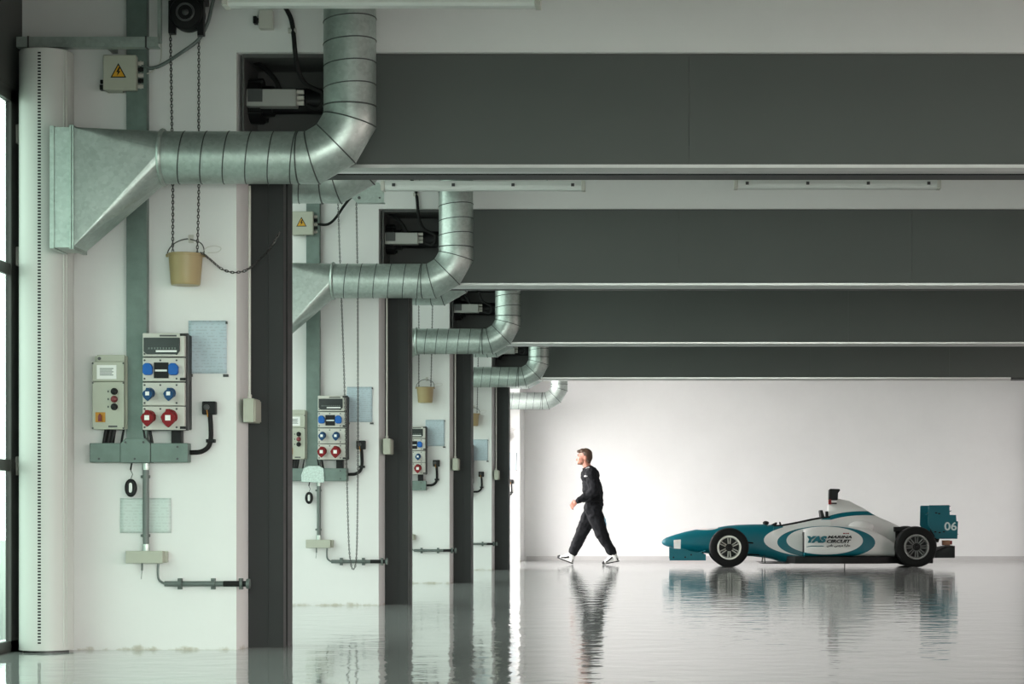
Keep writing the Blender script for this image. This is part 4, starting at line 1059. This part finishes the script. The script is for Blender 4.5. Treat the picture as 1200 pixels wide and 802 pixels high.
def foil(x0, x1, z0, z1, th, y0, y1):
    n = 9; up = []; lo_ = []
    for i in range(n):
        t = i/(n-1); x = x0+(x1-x0)*t; z = z0+(z1-z0)*t; h = th*2.6*(math.sqrt(t)*(1-t)+.06)
        up.append((x, z+h*.5)); lo_.append((x, z-h*.5-.015*math.sin(PI*t)))
    MBp = up+list(reversed(lo_)); return MB().prism(MBp, y0, y1)
part('front_wing_plane', foil(CP(786,0).x, CP(813,0).x, .13, .17, .018, YC-.75, YC+.75), M['teal'], car)
part('front_wing_flap', foil(CP(811,0).x, CP(826,0).x, .17, .24, .012, YC-.75, YC+.75), M['teal'], car)
for s in (-1, 1):
    b = MB(); b.box(CP(791,0).x, CP(806,0).x, YC+s*.09-.008, YC+s*.09+.008, .15, CP(0,642).z); part('wing_pylon', b, M['teal'], car, .004)
# rear wing
yr_ = YC-.5
for s in (-1, 1):
    yq = YC+s*.5
    pl = [(1088,593.2),(1089,592.4),(1112.6,592.2),(1113,603.6),(1120.4,603.8),(1120.8,611),(1122.8,611.4),(1121.8,631.8),(1097,631.8),(1091,621),(1087.4,616)]
    b = MB(); b.prism([(PX(a,yr_), PZ(c,yr_)) for a, c in pl], yq-.007, yq+.007); ep = part('rear_wing_endplate', b, M['teal'], car, .003)
    if s < 0:
        tx = place_text(text_mb('06', .2, 0, .004), PX(1106.6,yr_), PX(1121.2,yr_), PZ(622,yr_), PZ(612,yr_), yq-.009); part('race_number', tx, M['tealdark'], ep, smooth=False, label='white number 06')
    b = MB()
    for (a, c) in ((1097,601.4),(1100.5,602.2),(1096,623.6),(1101,624.4),(1106,623.4)): b.box(PX(a-1.3,yr_), PX(a+1.3,yr_), yq-.011, yq+.011, PZ(c+.7,yr_), PZ(c-.7,yr_))
    part('plate_fasteners', b, M['carbon'], ep)
part('rear_wing_plane', foil(CP(1080+9,0).x, CP(1110,0).x, CP(0,603).z, CP(0,599).z, .03, YC-.49, YC+.49), M['teal'], car)
part('rear_wing_flap', foil(CP(1097,0).x, CP(1109,0).x, CP(0,598).z, CP(0,593.6).z, .02, YC-.49, YC+.49), M['teal'], car)
part('rear_beam_wing', foil(CP(1093,0).x, CP(1118,0).x, CP(0,630).z, CP(0,626).z, .022, YC-.49, YC+.49), M['teal'], car)
for s in (-1, 1):
    b = MB(); b.prism([(CP(a,c).x, CP(a,c).z) for a, c in ((1086,634),(1099,636),(1108,602),(1098,602))], YC+s*.07-.006, YC+s*.07+.006); part('wing_pylon', b, M['carbon'], car)
# lettering on the near sidepod
ys_ = YC-.42-.02-.238
def letters(txt, a0, a1, c0, c1, m, shear=.25, bold=.006, label=None):
    t = place_text(text_mb(txt, .2, shear, bold), PX(a0,ys_), PX(a1,ys_), PZ(c1,ys_), PZ(c0,ys_), ys_-.006); part('lettering', t, M[m], car, smooth=False, label=label)
letters('YAS', 945.6, 969.2, 628.4, 636.6, 'teal', .3, .016, 'teal italic lettering')
letters('MARINA', 969.6, 998.2, 628.0, 631.3, 'black', .3, .010, 'small black lettering')
letters('CIRCUIT', 968.8, 997.4, 632.6, 636.6, 'black', .3, .010, 'small black lettering')
arab = [(0x062D,'i'),(0x0644,'m'),(0x0628,'m'),(0x0629,'f')]
txt_ar = ''.join(chr(c) for c in reversed([0xFEA3,0xFEE0,0xFE92,0xFE94,0x20,0xFEE3,0xFEAE,0xFEB3,0xFEF0,0x20,0xFEF3,0xFE8E,0xFEB1]))
letters(txt_ar, 968.6, 996.6, 638, 641.6, 'black', 0, .011, 'small black Arabic lettering')
b = MB(); b.prism([(PX(a,ys_), PZ(c,ys_)) for a, c in ((945.4,640.8),(951,639.8),(965,639.9),(965.4,640.7),(951,640.7),(945.2,641.6))], ys_-.006, ys_-.004); part('underline_stroke', b, M['teal'], car, smooth=False)
b = MB()
for (a, w_) in ((988,2.2),(990.8,1.6),(993,1.8)): b.box(PX(a,ys_), PX(a+w_,ys_), ys_-.006, ys_-.004, PZ(626.2,ys_), PZ(624.8,ys_))
part('red_mark', b, M['red'], car, smooth=False)
#@@PERSON
# ------------------------------------------------------------------ walking driver
YP = 33.35
def Q(cx, cy, dy=0): return Vector((PX(640+cx/5.01, YP), YP+dy, PZ(510+cy/5.01, YP)))
U = YP/FPX/5.01
M['skin'] = mat('skin', (.36, .155, .105, 1), .5, 0, .05, 30)
M['suit'] = mat('black_race_suit', (.0075, .008, .0095, 1), .85, 0, .3, 25, spec=.15)
M['hair'] = mat('brown_hair', (.055, .028, .014, 1), .6, 0, .4, 60)
M['grey_trim'] = mat('grey_trim', (.22, .22, .22, 1), .6)
M['boot'] = mat('white_boot', (.68, .68, .66, 1), .5)
man = thing('person', 'man in black race suit and white boots walking left, brown hair and short beard', 'person', (Q(230,0).x, YP, 0))
b = MB()
# head
hc = Q(228, 124)
b.ball(Q(230,120), 37*U, .076, 41*U); b.ball(Q(213,133), 28*U, .064, 36*U); b.ball(Q(205,152), 23*U, .052, 22*U)
b.ball(Q(193,162), 12*U, .030, 12*U)                                          # chin
b.capsule(Q(187,133), Q(181,147), .011, .016); b.ball(Q(184,149), .014, .016, .011)   # nose
b.ball(Q(187,118), .012, .045, .010)                                           # brow
b.ball(Q(188.5,158.5), .010, .026, .008); b.ball(Q(189.5,163), .010, .024, .008)       # lips
for s in (-1, 1):
    b.ball(Q(191,126,s*.030), .012, .013, .009); b.ball(Q(196,142,s*.035), .020, .022, .020)
    b.ball(Q(233,136,s*.079), .022, .010, .034); b.ball(Q(229,149,s*.076), .010, .008, .012)
b.capsule(Q(228,155), Q(246,200), .058, .066)                                  # neck
# torso core, legs, arms under the suit
b.capsule(Q(255,222), Q(266,320), .10, .10); b.capsule(Q(266,320), Q(278,425), .10, .10)
SH = {1: Q(258,228,.17), -1: Q(268,228,-.17)}
for s in (-1, 1): b.capsule(Q(258,222), SH[s], .085, .07)
EL = {-1: Q(282,335,-.26), 1: Q(306,338,.25)}; WR = {-1: Q(186,390,-.22), 1: Q(314,440,.22)}
for s in (-1, 1):
    b.capsule(SH[s], EL[s], .058, .045); b.capsule(EL[s], WR[s], .044, .030)
HIP = {-1: Q(280,440,-.09), 1: Q(272,440,.09)}; KN = {-1: Q(325,580,-.10), 1: Q(208,572,.10)}; AN = {-1: Q(398,704,-.10), 1: Q(150,706,.10)}
for s in (-1, 1):
    b.capsule(Q(278,425), HIP[s], .095, .085); b.capsule(HIP[s], KN[s], .085, .060); b.capsule(KN[s], AN[s], .06, .042)
# hands: palm, four bent fingers, thumb from the side
def hand(wr, d, down, side, palmar):
    """d: direction of the hand; palmar: direction the fingers curl to; side: thumb side"""
    d, palmar, side = d.normalized(), palmar.normalized(), side.normalized()
    b.capsule(wr, wr+d*.03, .027, .030)
    for q in (-1.2, -.4, .4, 1.2):
        b.capsule(wr+d*.015+side*q*.012, wr+d*.085+side*q*.021, .017, .0135)
    for q, L in ((1.5,.92), (.5,1.05), (-.5,1.0), (-1.5,.80)):
        k = wr+d*.088+side*q*.0205
        p1 = k+(d*.85+palmar*.5)*.042*L; p2 = p1+(d*.25+palmar*.97)*.028*L; p3 = p2+(-d*.35+palmar*.9)*.020*L
        b.capsule(k, p1, .0105, .0095); b.capsule(p1, p2, .0095, .0085); b.capsule(p2, p3, .0085, .0075)
    t0 = wr+d*.025+side*.028; t1 = t0+(d*.55+side*.65+palmar*.35)*.045; t2 = t1+(d*.8+side*.1+palmar*.5)*.035; t3 = t2+(d*.8+palmar*.5)*.022
    b.capsule(t0, t1, .016, .012); b.capsule(t1, t2, .012, .0105); b.capsule(t2, t3, .0105, .008)
dl = Q(160,412,-.22)-WR[-1]
hand(WR[-1]+dl.normalized()*.01, dl, None, Vector((-.45,0,.9)), Vector((.35,.9,-.25)))
dr_ = Q(322,485,.20)-WR[1]
hand(WR[1], dr_, None, Vector((-.9,0,-.3)), Vector((.1,-.95,.1)))
body = remesh(b, .0042, 'body', M['skin'], man, 3)
dm = body.modifiers.new('Dec', 'DECIMATE'); dm.ratio = .35
# suit
b = MB()
b.ball(Q(258,240), .145, .185, .15); b.ball(Q(268,300), .150, .18, .20); b.ball(Q(275,365), .143, .165, .14); b.ball(Q(277,420), .140, .17, .13)
b.capsule(Q(244,212), Q(250,228), .078, .11)
for s in (-1, 1):
    b.capsule(Q(258,226), SH[s], .105, .092)
    b.capsule(SH[s], EL[s], .090, .074); b.capsule(EL[s], WR[s]+(EL[s]-WR[s])*.12, .074, .052); b.capsule(WR[s]+(EL[s]-WR[s])*.14, WR[s]+(EL[s]-WR[s])*.04, .050, .044)
    b.capsule(Q(277,425), HIP[s], .145, .135); b.capsule(HIP[s], KN[s], .135, .098); b.capsule(KN[s], AN[s]+(KN[s]-AN[s])*.12, .096, .074); b.capsule(AN[s]+(KN[s]-AN[s])*.14, AN[s]+(KN[s]-AN[s])*.05, .068, .058)
suit = remesh(b, .008, 'race_suit', M['suit'], man, 4, .045)
# collar, shoulder straps and patches on the suit
b = MB(); n = 28; c0 = Q(242,196); ax = (Q(236,180)-Q(248,212)).normalized()
b.lathe(c0-ax*.03, ax, [(0,.082),(.02,.079),(.05,.075),(.055,.070),(.02,.072)], 28, cap=False); part('collar', b, M['suit'], suit)
for s in (-1, 1):
    p = [Q(232,204,s*.075), Q(240,196,s*.09), Q(250,192,s*.10), Q(258,193,s*.115)]
    b = MB(); b.tube(smooth_path(p), .012, 8); part('shoulder_strap', b, M['grey_trim'], suit, label='grey shoulder strap')
b = MB(); c = Q(236,244,-.245); b.ball(c, .028, .018, .012); part('chest_patch', b, M['white'], suit, label='small white patch')
b = MB(); b.lathe(Q(274,386)-Vector((0,0,.02)), (0,0,1), [(0,.001),(0,.001)], 8) if False else None
ring = [Vector((Q(274,388).x+.150*math.cos(2*PI*i/40), YP+.172*math.sin(2*PI*i/40), Q(274,388).z+.006*math.cos(2*PI*i/40))) for i in range(40)]
b.tube(ring, .016, 8, closed=True); part('belt', b, M['suit'], suit)
# hair: cap over skull plus fringe and short beard
b = MB()
b.ball(Q(236,113), 35*U, .081, 36*U); b.ball(Q(247,128), 25*U, .076, 36*U); b.ball(Q(216,97), 26*U, .070, 17*U); b.ball(Q(195,97), 15*U, .058, 10*U)
b.ball(Q(250,152), 13*U, .060, 22*U)
hair = remesh(b, .006, 'hair', M['hair'], man, 3, .012)
b = MB(); M['beard'] = mat('brown_stubble', (.17, .075, .042, 1), .7, 0, .3, 90)
b.ball(Q(194,167), 12.5*U, .034, 8.5*U); b.ball(Q(206,167.5), 14*U, .050, 9*U); b.ball(Q(217,158), 10*U, .059, 15*U); b.ball(Q(189.5,154.5), .009, .024, .004)
remesh(b, .005, 'beard', M['beard'], man, 3)
# boots
def boot(heel, toe, ank, s):
    up = Vector((0,0,1)); d = (toe-heel).normalized(); sd = Vector((0,1,0)); nrm = d.cross(sd); nrm = nrm if nrm.z > 0 else -nrm
    b = MB()
    b.capsule(heel+nrm*.038+d*.035, heel+nrm*.036+d*.14, .036, .040); b.capsule(heel+nrm*.036+d*.12, toe+nrm*.030-d*.035, .042, .030)
    b.capsule(heel+nrm*.036+d*.13+sd*.012, toe+nrm*.028-d*.05+sd*.01, .036, .027); b.capsule(heel+nrm*.036+d*.13-sd*.012, toe+nrm*.028-d*.05-sd*.01, .036, .027)
    b.capsule(heel+nrm*.05+d*.045, ank+(ank-heel).normalized()*.015, .045, .052); b.capsule(heel+nrm*.06+d*.15, ank+(ank-heel).normalized()*.01, .035, .046)
    o = remesh(b, .006, 'boot', M['boot'], man, 4)
    b = MB(); L = (toe-heel).length; sh = [(0,.030),(.02,.038),(.08,.036),(.14,.042),(.19,.046),(L-.04,.040),(L-.012,.026),(L,.010)]
    bot = [heel+d*t-sd*w for t, w in sh]+[heel+d*t+sd*w for t, w in reversed(sh)]
    b.rings([[p-nrm*.002 for p in bot], [p+nrm*.014 for p in bot]]); part('sole', b, M['black'], o, .003)
    for q in (-1, 1):
        b = MB(); b.capsule(heel+nrm*.045+d*.16+sd*q*.036, heel+nrm*.078+d*.10+sd*q*.043, .010, .013); b.capsule(heel+nrm*.03+d*.20+sd*q*.040, heel+nrm*.05+d*.14+sd*q*.042, .009, .011); b.capsule(heel+nrm*.03+d*.02+sd*q*.028, heel+nrm*.06+d*.03+sd*q*.03, .009, .011)
        part('side_panel', b, M['black'], o, label='black side panel')
    b = MB(); b.capsule(toe+nrm*.028-d*.035, toe+nrm*.024-d*.015, .0315, .022); part('toe_cap', b, M['black'], o)
h1 = Q(156,759,.10); boot(h1, Q(62,722,.10), AN[1], 1)
h2 = Q(430,742,-.10); boot(h2, Q(333,761,-.10), AN[-1], -1)
# pale blue cloth held in the far hand behind the hip
b = MB(); c = Q(339,508,.17)
b.ball(c, .030, .035, .060); b.ball(c+Vector((.018,0,-.045)), .020, .03, .045); b.ball(c+Vector((-.008,.01,.05)), .02, .025, .035)
cl = part('cloth', b, mat('pale_blue_cloth', (.20,.42,.55,1), .8, 0, .25, 30), at=tuple(c)); tag(cl, "pale blue cloth held in the walking man's far hand behind his hip", 'cloth')

# ------------------------------------------------------------------ daylight
w = bpy.data.worlds.new('overcast_sky'); SC.world = w; w.use_nodes = True
nt = w.node_tree; bg = nt.nodes['Background']
bg.inputs[0].default_value = (1.0, .965, .955, 1); bg.inputs[1].default_value = 17.0
SC.view_settings.view_transform = 'Standard'; SC.view_settings.look = 'None'
SC.view_settings.gamma = 1; SC.view_settings.use_curve_mapping = False; SC.view_settings.exposure = 0.0
SC.cycles.max_bounces = 10; SC.cycles.diffuse_bounces = 6; SC.cycles.glossy_bounces = 5; SC.cycles.transparent_max_bounces = 12
SC.cycles.use_denoising = True; SC.cycles.sample_clamp_indirect = 6; SC.cycles.caustics_reflective = False
